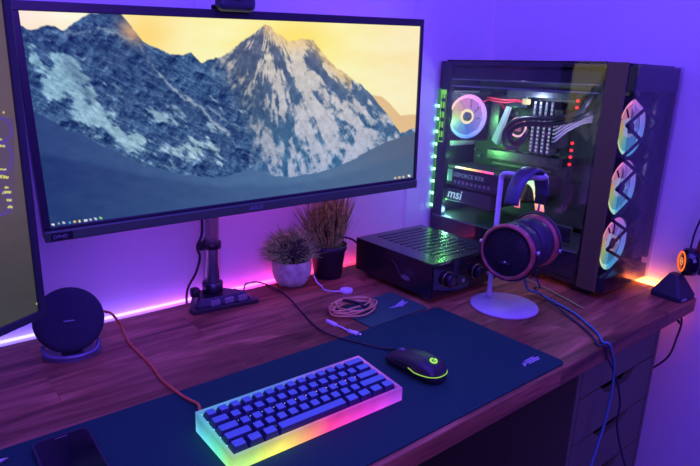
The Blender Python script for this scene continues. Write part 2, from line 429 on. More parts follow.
# little diodes under the switches, seen as bright specks
M_led_c = ramp_emit('key_leds', 0, [(0,(.2,.9,1)),(.12,(.5,.7,1)),(.2,(1,.45,.7)),(KL,(1,.45,.9))], 1.6)
m = MB()
for r in range(5):
    y = KW-(KW-5*U)/2-U*(r+.5)+U*.5
    for c in range(15):
        x = (KL-15*U)/2+U*(c+.0 if r % 2 else c+.0)
        m.box(x-.0008, x+.0008, y-.0008, y+.0008, .0185+y*KT, .0210+y*KT)
m.build('key_backlight', M_led_c, kb)

# ---------------------------------------------------------------- mouse
def make_mouse():
    root = thing('computer_mouse', 'black mouse with a green lit line and emblem on the mat', 'mouse', (-.858, -.559, MZ), (0,0,math.radians(3)))
    root.scale = (.96,.96,.96)
    # nose towards +y; body lofted over stations
    st = [(-.062,.012,.016),(-.058,.020,.025),(-.050,.026,.031),(-.036,.0305,.0365),(-.018,.0315,.0385),(.004,.0302,.0375),(.024,.0285,.033),(.042,.0285,.0265),(.055,.0275,.0205),(.060,.024,.0165)]
    n = 28; verts = []; faces = []
    for (y, hw, h) in st:
        for i in range(n):
            a = 2*PI*i/n; c, s = math.cos(a), math.sin(a)
            ex = .72
            xx = hw*math.copysign(abs(c)**ex, c); zz = h*.5+h*.5*math.copysign(abs(s)**.85, s)
            xx *= 1-.10*(1-min(1, zz/.012)) if zz < .012 else 1
            verts.append((xx, y, zz*1.0+.0008))
    L = len(st)
    for k in range(L-1):
        for i in range(n):
            j = (i+1) % n; faces.append((k*n+i, k*n+j, (k+1)*n+j, (k+1)*n+i))
    faces.append(tuple(range(n))); faces.append(tuple((L-1)*n+i for i in range(n))[::-1])
    m = MB(); m._add(verts, faces, None, 0, True); body = m.build('body', mat('mouse_shell', (.025,.025,.03), .38), root)
    sm = body.modifiers.new('s', 'SUBSURF'); sm.levels = 1; sm.render_levels = 1
    # light line around the palm end at the waist
    pts = []
    for k, t in enumerate(np.linspace(-1, 1, 25)):
        a = -PI/2+t*PI*.60
        x = .0322*math.copysign(abs(math.cos(a))**.8, math.cos(a)); y = -.022+.0412*math.sin(a)
        if math.sin(a) > 0: y = -.022+.05*math.sin(a)
        z = .0165+.010*max(0, math.sin(a))+.001
        pts.append((x, y, z))
    MB().tube(pts, .0008, 6, sub=2).build('light_line', emission('lime_light', (.40,.8,.12), .9), root)
    # wheel, button split, side buttons
    MB().lathe([(.0005,-.0035),(.0085,-.0035),(.0095,-.002),(.0095,.002),(.0085,.0035),(.0005,.0035)], 24, T(0,.036,.0235) @ RY(PI/2)).build('scroll_wheel', M_grey, root)
    MB().box(-.0006,.0006,.010,.058,.020,.0225, M=T(0,0,.006) @ RX(math.radians(-14))).build('button_split', M_gloss, root)
    MB().box(-.0316,-.0298,-.012,.006,.021,.0265,.0008).box(-.0308,-.0290,.0075,.026,.0205,.0255,.0008).build('side_buttons', M_gloss, root)
    # ring-shaped emblem open on one side with a bar into the middle
    m = MB(); P = []
    for i in range(18):
        a = math.radians(30+i*290/17); P.append((.0072*math.cos(a), .0072*math.sin(a)))
    M_ = T(.001,-.0385,.0362) @ RX(math.radians(13)) @ RZ(math.radians(20))
    for i in range(17):
        (x0,y0),(x1,y1) = P[i], P[i+1]; k = .62
        m.prism([(x0,y0),(x1,y1),(x1*k,y1*k),(x0*k,y0*k)], 0, .0016, M=M_)
    m.box(.0012,.0076,-.0014,.0008,0,.0016,M=M_); m.box(.0052,.0076,-.0044,.0,0,.0016,M=M_)
    m.build('emblem', emission('emblem_light', (.35,.85,.12), 1.2), root)
    return root
make_mouse()
M_cable = mat('black_cable', (.03,.025,.03), .55)
m = MB().tube([(-.842,-.490,.014),(-.846,-.470,.006),(-0.8588,-0.4416,0.0048),(-0.8733,-0.4106,0.0050),(-0.8878,-0.3784,0.0050),(-0.8966,-0.3440,0.0050),(-0.8911,-0.2954,0.0030),(-0.8685,-0.2117,0.0020),(-0.8491,-0.1389,0.0020),(-0.8425,-0.0770,0.0020),(-0.8466,-0.0286,0.0020),(-0.8575,-0.0040,0.0020),(-0.8849,-0.0024,0.0020),(-.915,-.040,.002),(-.925,-.016,.002)], .0019, 8)
tag(m.build('mouse_cable', M_cable), 'thin black cable running from the mouse back to the wall', 'cable')

# ---------------------------------------------------------------- phone and pen
ph = thing('mobile_phone', 'dark mobile phone lying face up at the left of the mat', 'phone', (-1.411, -.475, MZ), (0,0,math.radians(-2)))
MB().prism(rrect(-.037,.037,-.075,.075,.010), 0, .0085, bevel=.002).build('body', mat('phone_case', (.03,.03,.045), .35), ph)
MB().prism(rrect(-.0335,.0335,-.071,.071,.008), .0086, .0091).build('screen', mat('phone_glass', (.006,.007,.012), .12), ph)
MB().box(-.008,.008,.0655,.0672,.00912,.0094).build('earpiece', M_grey, ph)
pen = thing('pen', 'slim pale metal pen on the mat left of the phone', 'pen', (-1.474, -.408, MZ+.004), (0,0,math.radians(188)))
MB().lathe([(.0012,0),(.0035,.010),(.0042,.013),(.0042,.12),(.003,.125)], 18, RY(PI/2)).build('barrel', mat('pen_metal', (.65,.65,.7), .25, metal=.8), pen)
MB().box(.075,.12,-.0012,.0012,.0042,.0056,.0004).build('clip', M_steel, pen)

# ---------------------------------------------------------------- curved-edge wide monitor
def homog(src, dst):
    A = []
    for (x, y), (u, v) in zip(src, dst):
        A.append([x,y,1,0,0,0,-u*x,-u*y]); A.append([0,0,0,x,y,1,-v*x,-v*y])
    h = np.linalg.solve(np.array(A, float), np.array([c for d in dst for c in d], float))
    return np.append(h, 1).reshape(3,3)
def vnoise(x, y, seed):
    rs = np.random.RandomState(seed); tab = rs.rand(256, 256)
    xi = np.floor(x).astype(int); yi = np.floor(y).astype(int); fx = x-xi; fy = y-yi
    fx = fx*fx*(3-2*fx); fy = fy*fy*(3-2*fy)
    g = lambda a, b: tab[a % 256, b % 256]
    return (g(xi,yi)*(1-fx)+g(xi+1,yi)*fx)*(1-fy)+(g(xi,yi+1)*(1-fx)+g(xi+1,yi+1)*fx)*fy
def fbm(x, y, seed, o=5, gain=.55):
    s = 0; a = 1; t = 0
    for k in range(o):
        s = s+a*vnoise(x*2**k+k*17.3, y*2**k+k*9.1, seed+k); t += a; a *= gain
    return s/t
def ridged(x, y, seed, o=5):
    s = 0; a = 1; t = 0
    for k in range(o):
        s = s+a*(1-np.abs(2*vnoise(x*2**k+k*11.3, y*2**k+k*5.1, seed+k)-1)); t += a; a *= .55
    return s/t
def sst(a, b, x):
    t = np.clip((x-a)/(b-a), 0, 1); return t*t*(3-2*t)
def lin(c):
    c = np.asarray(c, float)/255.; return np.where(c <= .04045, c/12.92, ((c+.055)/1.055)**2.4)
def picture_plane(name, W_, H_, nu, nv, colfn, material, parent, ugrid=None):
    """flat screen in local xz, centred, facing -y, coloured vertex by vertex"""
    u = ugrid if ugrid is not None else np.linspace(0, 1, nu); v = np.linspace(0, 1, nv); nu = len(u)
    Ug, Vg = np.meshgrid(u, v)
    me = bpy.data.meshes.new(name)
    co_ = np.stack([(Ug-.5)*W_, 0*Ug, (.5-Vg)*H_], -1).reshape(-1, 3)
    idx = np.arange(nu*nv).reshape(nv, nu)
    f = np.stack([idx[:-1,:-1], idx[1:,:-1], idx[1:,1:], idx[:-1,1:]], -1).reshape(-1, 4)
    me.vertices.add(len(co_)); me.vertices.foreach_set('co', co_.ravel())
    me.loops.add(f.size); me.loops.foreach_set('vertex_index', f.ravel())
    me.polygons.add(len(f)); me.polygons.foreach_set('loop_start', np.arange(0, f.size, 4)); me.update(calc_edges=True)
    c = colfn(Ug, Vg); rgba = np.concatenate([lin(np.clip(c, 0, 255)), np.ones(c.shape[:2]+(1,))], -1)
    at = me.color_attributes.new('picture', 'FLOAT_COLOR', 'POINT'); at.data.foreach_set('color', rgba.reshape(-1).astype(np.float32))
    me.materials.append(material)
    o = bpy.data.objects.new(name, me); COL.objects.link(o); o.parent = parent; return o
# corner points of the picture as drawn, used as a drawing grid 700 x 466
Hm = homog([(0,0),(1,0),(1,1),(0,1)], [(21,9.8),(418.5,22),(411.8,177.2),(47.7,230.5)])
def wallpaper(U_, V_):
    q = np.einsum('ij,jkl->ikl', Hm, np.stack([U_, V_, np.ones_like(U_)])); x = q[0]/q[2]; y = q[1]/q[2]
    jag = (fbm(x/9, y*0+3.3, 5, 4)-.5)*9
    R1 = np.interp(x, [15,21,34,48,64.5,75,85,92,101,110,121,135,148,169,180,190,201,208,220,230,239,248,256,264,270,275.6,287,300,311.7,321.6,334.7,357.7,371,380,399,406,420],
                      [20,24,29,25,29,22,16,12,10,9,12.5,30.6,43.5,54,53,51,61,57,55,48,41,36,28,20.5,25,31,38,36,34.5,49,64,82,95,106,131,128,120])
    R1 = R1+jag*.8
    far = np.interp(x, [360,372,380,388,399,406,420], [96,93,94,101,113,112,111])+jag*.3
    R2 = np.interp(x, [20,34,49,64,80,97,118,138,160,180,200,220,235,250,262,270,285,305,330,350,380,420],
                      [98,111,120,129,135,144,155,165,171,175,177,178,173,170,172,176,178,174,168,160,143,127])+jag*.35
    R3 = np.interp(x, [20,140,180,220,280,330,420], [150,176,182,188,186,178,150])+jag*.2
    # sky
    sun = np.exp(-(((x-292)/46)**2+((y-38)/26)**2)); sun2 = np.exp(-(((x-145)/34)**2+((y-34)/30)**2))
    s = np.stack([252-3*(y/90), 240-14*np.clip((x-330)/90,0,1)+0*x, 178+30*np.clip((200-x)/120,0,1)+0*x], -1)
    cl = fbm(x/34, y/14, 41, 4)
    s += (cl[...,None]-.5)*np.array([4,18,46])+np.array([0,6,4])
    s = s*(1-sun[...,None]*.8)+np.array([255,224,95])*sun[...,None]*.8
    s = s*(1-sun2[...,None]*.75)+np.array([254,208,96])*sun2[...,None]*.75
    s[...,0] += 6*np.clip((70-x)/50,0,1); s[...,1] -= 14*np.clip((75-x)/50,0,1)
    # left massif
    a1, a2 = (x*.78+y*.62), (-x*.62+y*.78)
    rd = ridged(a1/30, a2/13, 11, 5); fine = fbm(a1/7, a2/2.6, 71, 4)
    sh = (ridged((a1+2.2)/30, (a2+.4)/13, 11, 5)-rd)*7
    L = np.stack([54+0*x, 84+0*x, 128+0*x], -1)+(sh*42+(fine-.5)*62)[...,None]*np.array([.9,1,.95])
    # snow fields placed by hand
    def blob(cx, cy, rx, ry, an=0):
        c, s_ = math.cos(an), math.sin(an); dx = x-cx; dy = y-cy
        return np.exp(-(((dx*c+dy*s_)/rx)**2+((-dx*s_+dy*c)/ry)**2))
    sn = 1.1*blob(60,58,9,9,.6)+1.2*blob(76,82,26,15,.9)+.95*blob(52,90,15,20,.5)+.9*blob(100,122,30,16,.6)+.75*blob(165,112,16,13,.3)+.7*blob(150,150,34,15,.35)+.62*blob(200,148,30,22,.3)+.8*blob(36,60,7,26,-.35)+.5*blob(120,98,16,12,.4)+.35*blob(225,120,26,26)
    snow = sst(.40,.80, sn*.95+(fbm(a1/16,a2/8,23,5)-.5)*1.5+(fine-.5)*.5)
    L = L*(1-snow[...,None])+(np.stack([138+(x-60)*.10,178+(x-60)*.03,200+0*x],-1)+((fine-.5)*75+sh*22)[...,None])*snow[...,None]
    def seg(x0, y0, x1, y1, w0, w1=None):
        w1 = w0 if w1 is None else w1
        dx_, dy_ = x1-x0, y1-y0; t_ = np.clip(((x+wx-x0)*dx_+(y+wy-y0)*dy_)/(dx_*dx_+dy_*dy_), 0, 1)
        return np.exp(-(np.hypot(x+wx-x0-t_*dx_, y+wy-y0-t_*dy_)/(w0+(w1-w0)*t_))**2)
    wx = (fbm(x/9, y/9, 101, 4)-.5)*9; wy = (fbm(x/9, y/9, 111, 4)-.5)*9
    # bright crests running down to the right
    brk = sst(.25,.6, fbm(x/4, y/4, 3, 3)+.1)
    cr = np.clip(.9*seg(160,74,186,98,1.3,2.0)+.9*seg(186,98,226,134,2.2,2.0)+.5*seg(146,58,160,74,1.2)+.5*seg(205,104,236,128,1.4)+.45*seg(66,32,92,30,1.2)+.6*seg(100,28,134,38,1.3)+.4*seg(140,44,150,58,1.5),0,1)*brk
    cr = cr[...,None]; L = L*(1-.8*cr)+np.array([196,208,216])*.8*cr
    dk = np.clip(.8*seg(70,62,92,100,7,5)+.6*seg(92,40,120,60,9,10)+.5*seg(120,95,160,110,9,8)+.5*seg(150,70,190,120,8,9)+.4*seg(195,110,225,150,7,6),0,1)[...,None]
    L = L*(1-.38*dk)+np.array([28,46,86])*.38*dk
    L += (np.clip((150-y)/150,0,1)*-10)[...,None]
    # warm light on the summit flank
    wf = blob(131,30,9,14,-.8)*1.0; L = L*(1-.8*np.clip(wf,0,1)[...,None])+np.array([235,175,120])*.8*np.clip(wf,0,1)[...,None]
    # right peak
    th = np.arctan2(y-8, x-268); rr = np.hypot(x-268, y-8)
    r2 = ridged(th*6.5+3, rr/46, 51, 5); f2 = fbm(th*34, rr/9, 61, 4); f3 = fbm(x/4, y/5, 62, 3)
    sh2 = (ridged((th+.03)*6.5+3, rr/46, 51, 5)-r2)*6
    lit = np.stack([222-.38*(y-20), 208-.22*(y-20), 186+.10*(y-20)], -1)
    dark = np.stack([88-.25*(y-40), 98+.05*(y-40), 126+.15*(y-40)], -1)
    rock = .95*seg(262,26,250,56,5,9)+.7*seg(240,48,262,88,9,9)+1.0*seg(274,48,297,98,4,5)+1.0*seg(309,58,334,88,7,6)+.85*seg(347,82,369,110,5,4)+.8*seg(253,112,291,140,9,8)+.6*seg(313,88,318,96,5)+.55*seg(314,134,322,144,5)+.7*seg(378,124,392,134,5)+.5*seg(340,118,352,128,4)+.5*seg(286,100,288,130,3,4)+.5*seg(322,106,336,112,4)+.6*seg(232,90,244,150,7,9)
    bright = 1.0*seg(298,44,310,120,7,13)+.6*seg(282,40,300,60,4)+.5*seg(264,40,282,110,4,5)+.6*seg(340,110,380,140,14,10)+.4*seg(300,140,360,150,12,12)
    k = sst(.22,.78, .60-rock*.62+bright*.35+(fbm(x/11,y/12,91,5)-.5)*1.05+sh2*.35+(f2-.5)*.35+(f3-.5)*.5)
    P = dark*(1-k[...,None])+lit*k[...,None]+((f3-.5)*45)[...,None]
    warm = np.exp(-((y-R1)/11)**2)*(x > 262)*(x < 350); P = P*(1-.6*warm[...,None])+np.array([250,205,120])*.6*warm[...,None]
    P *= (1-.16*blob(240,100,30,60,-.3))[...,None]
    t = sst(-16,16, x-np.interp(y, [20,60,100,140,175], [222,220,236,252,262])+ (f3-.5)*26)[...,None]
    Mt = L*(1-t)+P*t
    img = s.copy()
    fm = sst(-1,1, y-far)[...,None]*(x > 355)[...,None]; img = img*(1-fm)+np.array([226,190,138])*fm
    mm = sst(-.9,.9, y-R1)[...,None]; img = img*(1-mm)+Mt*mm
    g = np.stack([28+.14*x+0*y, 48+.17*x+.04*(y-150), 104+.12*x+.04*(y-150)], -1)+((fbm(x/12,y/6,81,4)-.5)*12)[...,None]
    g2 = g+np.array([10,14,12])
    hz = np.clip((x-300)/120,0,1)[...,None]; g2 = g2*(1-hz)+np.array([84,96,120])*hz; g = g*(1-hz*.7)+np.array([72,90,116])*hz*.7
    mm = sst(-.8,.8, y-R2)[...,None]; img = img*(1-mm)+g2*mm
    mm = sst(-4,4, y-R3)[...,None]; img = img*(1-mm)+g*mm
    # task bar icons
    for cx, cy, w_, c in [(50.5,227.3,1.4,(235,240,250)),(56.2,226.4,1,(150,165,190)),(61.2,225.6,1.2,(190,200,220)),(66.6,225,1,(90,150,220)),(71.6,224.3,1.2,(240,200,110)),(76.6,223.6,1.2,(235,225,160)),(82.6,222.8,1.9,(215,220,235)),(87.6,222,1,(180,190,210)),(92.6,221.2,1.4,(190,200,230)),(97.8,220.4,1.2,(150,210,120)),
                          (394,177.6,1,(190,180,160)),(398,177,1.5,(190,180,160)),(402.3,176.4,1.2,(190,180,160)),(408,175.4,1.2,(235,235,230))]:
        mk = ((np.abs(x-cx) < w_) & (np.abs(y-cy) < 1.15))[...,None]; img = np.where(mk, np.array(c, float), img)
    return img
MW, MH = .81, .3819
mon = thing('monitor', 'wide monitor on a metal pole showing a snowy mountain at sunrise', 'monitor', (-.9546,-.1905,.4269), (.0222,-.0374,-.1016))
bt, bl, bb = .0150, .0120, .0195
SW, SH = MW-bl-.0085, MH-bt-bb-.004
scx, scz = (bl-.0085)/2, (-bt+bb+.004)/2
sc = picture_plane('screen', SW, SH, 560, 250, wallpaper, vcol_emit('lit_picture', 1.0), mon)
sc.location = (scx, -.0005, scz)
m = MB()
m.box(-MW/2, MW/2, 0, .030, -MH/2, MH/2, .004)
m.box(-MW/2+.1, MW/2-.1, .030, .055, -MH/2+.05, MH/2-.05, .012)
m.build('housing', M_bezel, mon)
m = MB()
m.box(-MW/2, MW/2, -.0045, .0, MH/2-bt, MH/2, .0012)
m.box(-MW/2, scx-SW/2, -.0045, .0, -MH/2+bb, MH/2-bt, .0012)
m.box(scx+SW/2, MW/2, -.0045, .0, -MH/2+bb, MH/2-bt, .0012)
m.box(-MW/2, MW/2, -.0045, .0, -MH/2+bb-.0005, -MH/2+bb+.005, .001)
m.build('bezel', mat('bezel_dark', (.035,.035,.05), .35), mon)
MB().box(-MW/2, MW/2, -.0085, .002, -MH/2-.001, -MH/2+bb-.001, .0028, seg=3).build('chin', mat('chin_plastic', (.07,.12,.07), .4), mon)
text_mesh('brand_lettering', 'ASUS', .0130, T(-.034,-.0088,-MH/2+.0045) @ RX(PI/2), mat('brand_print', (.26,.26,.32), .4), mon, shear=.25)
MB().box(-MW/2+.010, -MW/2+.044, -.0090, -.0082, -MH/2+.002, -MH/2+.0145, .0002).build('sticker', mat('sticker_black', (.012,.012,.02), .4), mon)
text_mesh('sticker_text', 'DFHD', .0085, T(-MW/2+.013,-.0092,-MH/2+.0052) @ RX(PI/2), mat('sticker_print', (.4,.4,.45), .4), mon)
m = MB().box(-.06,.06,.0551,.064,-.06,.06,.002)
m.build('mounting_plate', M_dsteel, mon)

MB().box(-.30, .385, .0305, .0330, -.150, -.140).box(-.30, .385, .0305, .0330, .120, .130).build('added_back_light_strip', ramp_emit('added_back_light', 0, [(-.3,(.18,.07,1)),(0,(.70,.08,1)),(.385,(1,.06,.6))], 15), mon)  # unseen light strips added behind the monitor to tint the wall
# monitor pole with clamp base
PXP, PYP = -1.012, -.055
PXP += .012
arm = thing('monitor_stand', 'chrome pole with a black clamp base holding the wide monitor', 'monitor stand', (PXP, PYP, 0))
f = [(-.068,-.050),(.080,-.066),(.086,-.052),(.030,.030),(-.038,.030),(-.072,-.034)]
g_ = [(-.054,-.040),(.068,-.054),(.074,-.044),(.024,.024),(-.032,.024),(-.058,-.028)]
MB().prism(f, 0, .010, bevel=.001).prism(g_, .010, .026, top=[(x*.84, y*.84) for x, y in g_], bevel=.0015).build('base', M_dsteel, arm)
m = MB()
for k in range(3):
    m.box(-.028+k*.032, -.006+k*.032, -.049-k*.0030, -.041-k*.0030, .0105, .0225, .001)
m.build('base_slots', mat('pale_slot', (.35,.35,.42), .3, metal=.5), arm)
MB().lathe([(.023,.026),(.023,.048),(.0195,.051)], 36).build('collar', M_dsteel, arm)
MB().lathe([(.0175,.026),(.0175,.43),(.016,.432)], 36).build('pole', M_steel, arm)
MB().lathe([(.0182,.128),(.0215,.129),(.0215,.143),(.0182,.144)], 36).box(-.030,-.018,-.006,.008,.127,.146,.002).build('cable_clip', M_black, arm)
m = MB(); m.lathe([(.0185,.355),(.026,.357),(.026,.425),(.0185,.427)], 30)
m.build('arm_joint', M_dsteel, arm)
MB().box(.004,.075,-.066,.006,.378,.404,.006).build('arm', M_dsteel, arm)
MB().lathe([(.0095,0),(.0105,.003),(.0105,.017),(.007,.019)], 20, T(-.046,-.006,.026)).box(-.0495,-.0425,-.030,-.008,.043,.047,.001).build('clamp_knob', M_black, arm)
tag(MB().tube([(-1.022,-.060,.30),(-1.0225,-.061,.22),(-1.024,-.060,.165),(-1.034,-.056,.137),(-1.027,-.052,.11),(-1.030,-.036,.07),(-1.040,-.018,.035),(-1.045,-.0145,.01),(-1.045,-.014,-.02)], .0028, 8).build('monitor_cable', M_cable),
    'black cable hanging along the chrome monitor pole', 'cable')

# webcam on top of the monitor
wc = thing('webcam', 'dark rounded webcam clipped on top of the wide monitor', 'webcam', (-1.013,-.203,.612), (0,-.0374,-.1016))
MB().box(-.037,.037,-.018,.006,.0,.056,.011,seg=4).build('body', mat('webcam_body', (.04,.05,.08), .45), wc)
MB().lathe([(.0,.0),(.013,.0),(.013,.003),(.010,.004),(.0,.0035)], 28, T(0,-.018,.032) @ RX(PI/2)).build('lens', M_gloss, wc)
MB().box(-.024,.024,.0475,.0515,-.02,.0145,.001).box(-.024,.024,.0062,.0515,.0105,.0145,.0012).build('clip', M_blackm, wc)

# ---------------------------------------------------------------- second monitor at the left
YAW = math.radians(30.5)
S2W, S2H = .72, .44
R0 = Vector((-1.4022,-.3594,.176)); dx = Vector((math.cos(YAW), math.sin(YAW), 0))
c0 = R0-dx*(S2W/2)+Vector((0,0,S2H/2))
m2 = thing('monitor', 'grey screen with yellow readings at the left edge of the desk', 'monitor', tuple(c0), (0,0,YAW))
# drawing grid of this picture: pixel = homography of the panel plane
ca = co.matrix_world  # identity until update; explicit matrix below
CR = Euler((1.30008,-.03345,-.68880)).to_matrix(); CP = Vector((-1.5610,-1.2004,.5168))
def grid_of(P):
    q = CR.transposed() @ (P-CP); return (350-584.01*q.x/q.z, 233+584.01*q.y/q.z)
def m2_corner(u, v): return grid_of(c0+dx*((u-.5)*(S2W-.022))+Vector((0,0,(.5-v)*(S2H-.022))))
H2 = homog([(.8,.1),(1,.1),(1,.9),(.8,.9)], [m2_corner(.8,.1), m2_corner(1,.1), m2_corner(1,.9), m2_corner(.8,.9)])
def desktop(U_, V_):
    q = np.einsum('ij,jkl->ikl', H2, np.stack([U_, V_, np.ones_like(U_)])); x = q[0]/q[2]; y = q[1]/q[2]
    t = sst(.45,.95,V_)[...,None]
    img = np.array([96,80,90])*(1-t)+np.array([64,62,62])*t
    img = img+((fbm(U_*40,V_*30,7,3)-.5)*5)[...,None]
    vis = U_ > .78
    def put(x0,x1,y0,y1,c):
        nonlocal img
        img = np.where(((x > x0)&(x < x1)&(y > y0)&(y < y1)&vis)[...,None], np.array(c, float), img)
    put(-40,14,118,214,(88,72,100))
    for cx, cy, r in [(1,130,10),(-1,158,13),(0,203,10)]:
        rr = np.hypot(x-cx, (y-cy)*.85); img = np.where(((np.abs(rr-r) < 1.2)&vis)[...,None], np.array([84,66,150.]), img)
    Yc = (205,200,110)
    for a in [(-3,1.6,138.3,140),(-3,4.6,144.8,147),(-3,5.8,168.6,170.2),(-2,2,175,178),(2.4,4.6,175.4,178.4),(5,8.2,176,178.6),(4.2,8.6,186.4,188.4),(2,3.4,191.8,194),(4,10.8,190.8,193.4),(6,11.4,199,201.3),(7.4,12.4,205.6,208),(2.4,4.2,111.2,113),(35.8,37.6,303.0,304.6),(38.4,39.8,302.2,303.8)]: put(*a, Yc)
    return img
ug = np.concatenate([np.linspace(0,.78,30)[:-1], np.linspace(.78,1,150)])
sc2 = picture_plane('screen', S2W-.022, S2H-.022, 0, 420, desktop, vcol_emit('lit_desktop', 1.0), m2, ug)
sc2.location = (0,-.0006,0)
MB().box(-S2W/2, S2W/2, 0, .028, -S2H/2, S2H/2, .004).build('housing', M_bezel, m2)
m = MB(); e = .011
m.box(-S2W/2, S2W/2, -.004, 0, S2H/2-e, S2H/2, .001); m.box(-S2W/2, S2W/2, -.004, 0, -S2H/2, -S2H/2+e, .001)
m.box(-S2W/2, -S2W/2+e, -.004, 0, -S2H/2+e, S2H/2-e, .001); m.box(S2W/2-e, S2W/2, -.004, 0, -S2H/2+e, S2H/2-e, .001)
m.build('bezel', mat('bezel_dark2', (.03,.03,.045), .35), m2)
zf = -S2H/2-.176
MB().box(-.02,.02,.0285,.055,zf+.006,.05,.004).build('stand_column', M_dsteel, m2)
MB().prism(rrect(-.12,.12,-.07,.14,.03), zf, zf+.006).build('stand_foot', M_dsteel, m2)

# ---------------------------------------------------------------- round speaker / charger disc
def fabric():
    return mat('navy_fabric', (.028,.030,.055), .85, noise=.35, nscale=900, bump=.4, bscale=1400)
sp = thing('round_speaker', 'round dark fabric covered disc speaker standing on a low dark base', 'speaker', (-1.322,-.135,0), (0,0,math.radians(-14)))
tilt = T(0,.0,.067) @ RX(math.radians(90-16))
MB().lathe([(0,-.014),(.040,-.014),(.052,-.010),(.0575,-.004),(.0590,.003),(.0575,.009),(.053,.013),(.045,.015),(0,.0155)], 64, tilt).build('body', fabric(), sp)
MB().box(-.0085,.0085,-.0008,.0008,.0156,.0160,M=tilt).build('logo_print', mat('disc_print', (.35,.33,.42), .5), sp)
M_clear = mat('clear_base', (.12,.11,.16), .2, spec=.8)
m = MB(); m.prism([( .050*math.cos(a)*1.0, .036*math.sin(a)) for a in np.linspace(0,2*PI,37)[:-1]], 0, .005, bevel=.001)
m.build('base', M_clear, sp)
P = [(.046*math.cos(a), -.018+.004*math.cos(2*a)-.012, .007+.014*(abs(math.cos(a))**3)) for a in np.linspace(PI,2*PI,9)]
MB().tube([(-.047,-.006,.024),(-.040,-.022,.012),(-.02,-.030,.008),(0,-.032,.0075),(.02,-.030,.008),(.040,-.022,.012),(.047,-.006,.024)], .0045, 8).build('cradle', M_clear, sp)
m = MB().box(-.018,.018,-.006,.030,.005,.016,.003); m.build('base_block', M_black, sp)

M_red = mat('red_braid', (1,.20,.06), .55, noise=.35, nscale=900, bump=.5, bscale=1200)
m = MB().tube([(-1.312,-.117,.030),(-1.285,-.118,.033),(-1.2622,-0.1200,0.0601),(-1.2535,-0.1280,0.0628),(-1.2472,-0.1420,0.0601),(-1.2151,-0.0802,0.0060),(-1.2254,-0.1486,0.0030),(-1.2265,-0.1989,0.0030),(-1.2260,-0.2652,0.0030),(-1.2309,-0.3220,0.0030),(-1.2298,-0.3652,0.0060),(-1.2256,-0.4022,0.0060),(-1.2218,-0.4236,0.0080),(-1.2213,-0.4476,0.0110),(-1.2415,-.4905,.016)], .0024, 10)
tag(m.build('usb_cable', M_red), 'red braided cable from the round speaker disc to the keyboard', 'cable')

# ---------------------------------------------------------------- plants
def plant_mat(name, a, b, c):
    m = bpy.data.materials.new(name); m.use_nodes = True; nt = m.node_tree; bs = nt.nodes['Principled BSDF']
    n = nt.nodes.new('ShaderNodeTexNoise'); n.inputs['Scale'].default_value = 90; tc = nt.nodes.new('ShaderNodeTexCoord'); nt.links.new(tc.outputs['Object'], n.inputs['Vector'])
    r = nt.nodes.new('ShaderNodeValToRGB'); nt.links.new(n.outputs['Fac'], r.inputs['Fac']); el = r.color_ramp.elements
    el[0].position = .35; el[0].color = (*a,1); el[1].position = .65; el[1].color = (*c,1); e = el.new(.5); e.color = (*b,1)
    nt.links.new(r.outputs[0], bs.inputs['Base Color']); bs.inputs['Roughness'].default_value = .6; return m
def blade(m, base, tip, bend, w, n=4, mi=0):
    base = Vector(base); tip = Vector(tip); d = tip-base; side = d.cross(Vector((random.uniform(-1,1),random.uniform(-1,1),.3)))
    if side.length < 1e-6: side = Vector((1,0,0))
    side.normalize(); vs = []
    for k in range(n+1):
        t = k/n; p = base+d*t+Vector(bend)*math.sin(PI*t*.5)**2*t*0+Vector(bend)*(t*t)
        ww = w*(1-t**1.5)+.00015; vs += [p-side*ww, p+side*ww]
    m._add([tuple(v) for v in vs], [(2*k,2*k+1,2*k+3,2*k+2) for k in range(n)], None, mi, True)
pl = thing('potted_plant', 'low round tuft of green grass in a pale stone pot', 'potted plant', (-.786,-.056,0))
m = MB(); m.lathe([(.030,0),(.036,.002),(.044,.016),(.049,.034),(.0485,.052),(.0455,.064),(.041,.064),(.040,.056),(0,.055)], 48)
m.build('pot', mat('pale_concrete', (.60,.62,.45), .8, noise=.3, nscale=55, bump=.3, bscale=120), pl)
m = MB()
for i in range(1500):
    u = random.uniform(-.35,1); a = random.uniform(0,2*PI); s_ = math.sqrt(1-u*u)
    R_ = random.uniform(.046,.063)*random.uniform(.9,1.1)
    dv = Vector((s_*math.cos(a), s_*math.sin(a), u)); c_ = Vector((0,0,.088))
    ti = c_+Vector((dv.x*R_*1.30, dv.y*R_*.98, dv.z*R_*1.02)); bs_ = c_+dv*R_*.45+Vector((0,0,-.012))
    ti.y = min(ti.y, .050)
    if ti.z < .055 and math.hypot(ti.x, ti.y) < .05: continue
    blade(m, bs_, ti, (random.uniform(-.01,.01),random.uniform(-.01,.01),random.uniform(-.008,.006)), .0016, 3)
fo = m.build('grass_tuft', plant_mat('grass_green', (.14,.34,.08), (.36,.62,.16), (.75,.90,.35)), pl)
MB().lathe([(0,.055),(.035,.06),(.045,.085),(.035,.115),(0,.125)], 24).build('moss_core', mat('dark_moss', (.03,.04,.02), .9), pl)

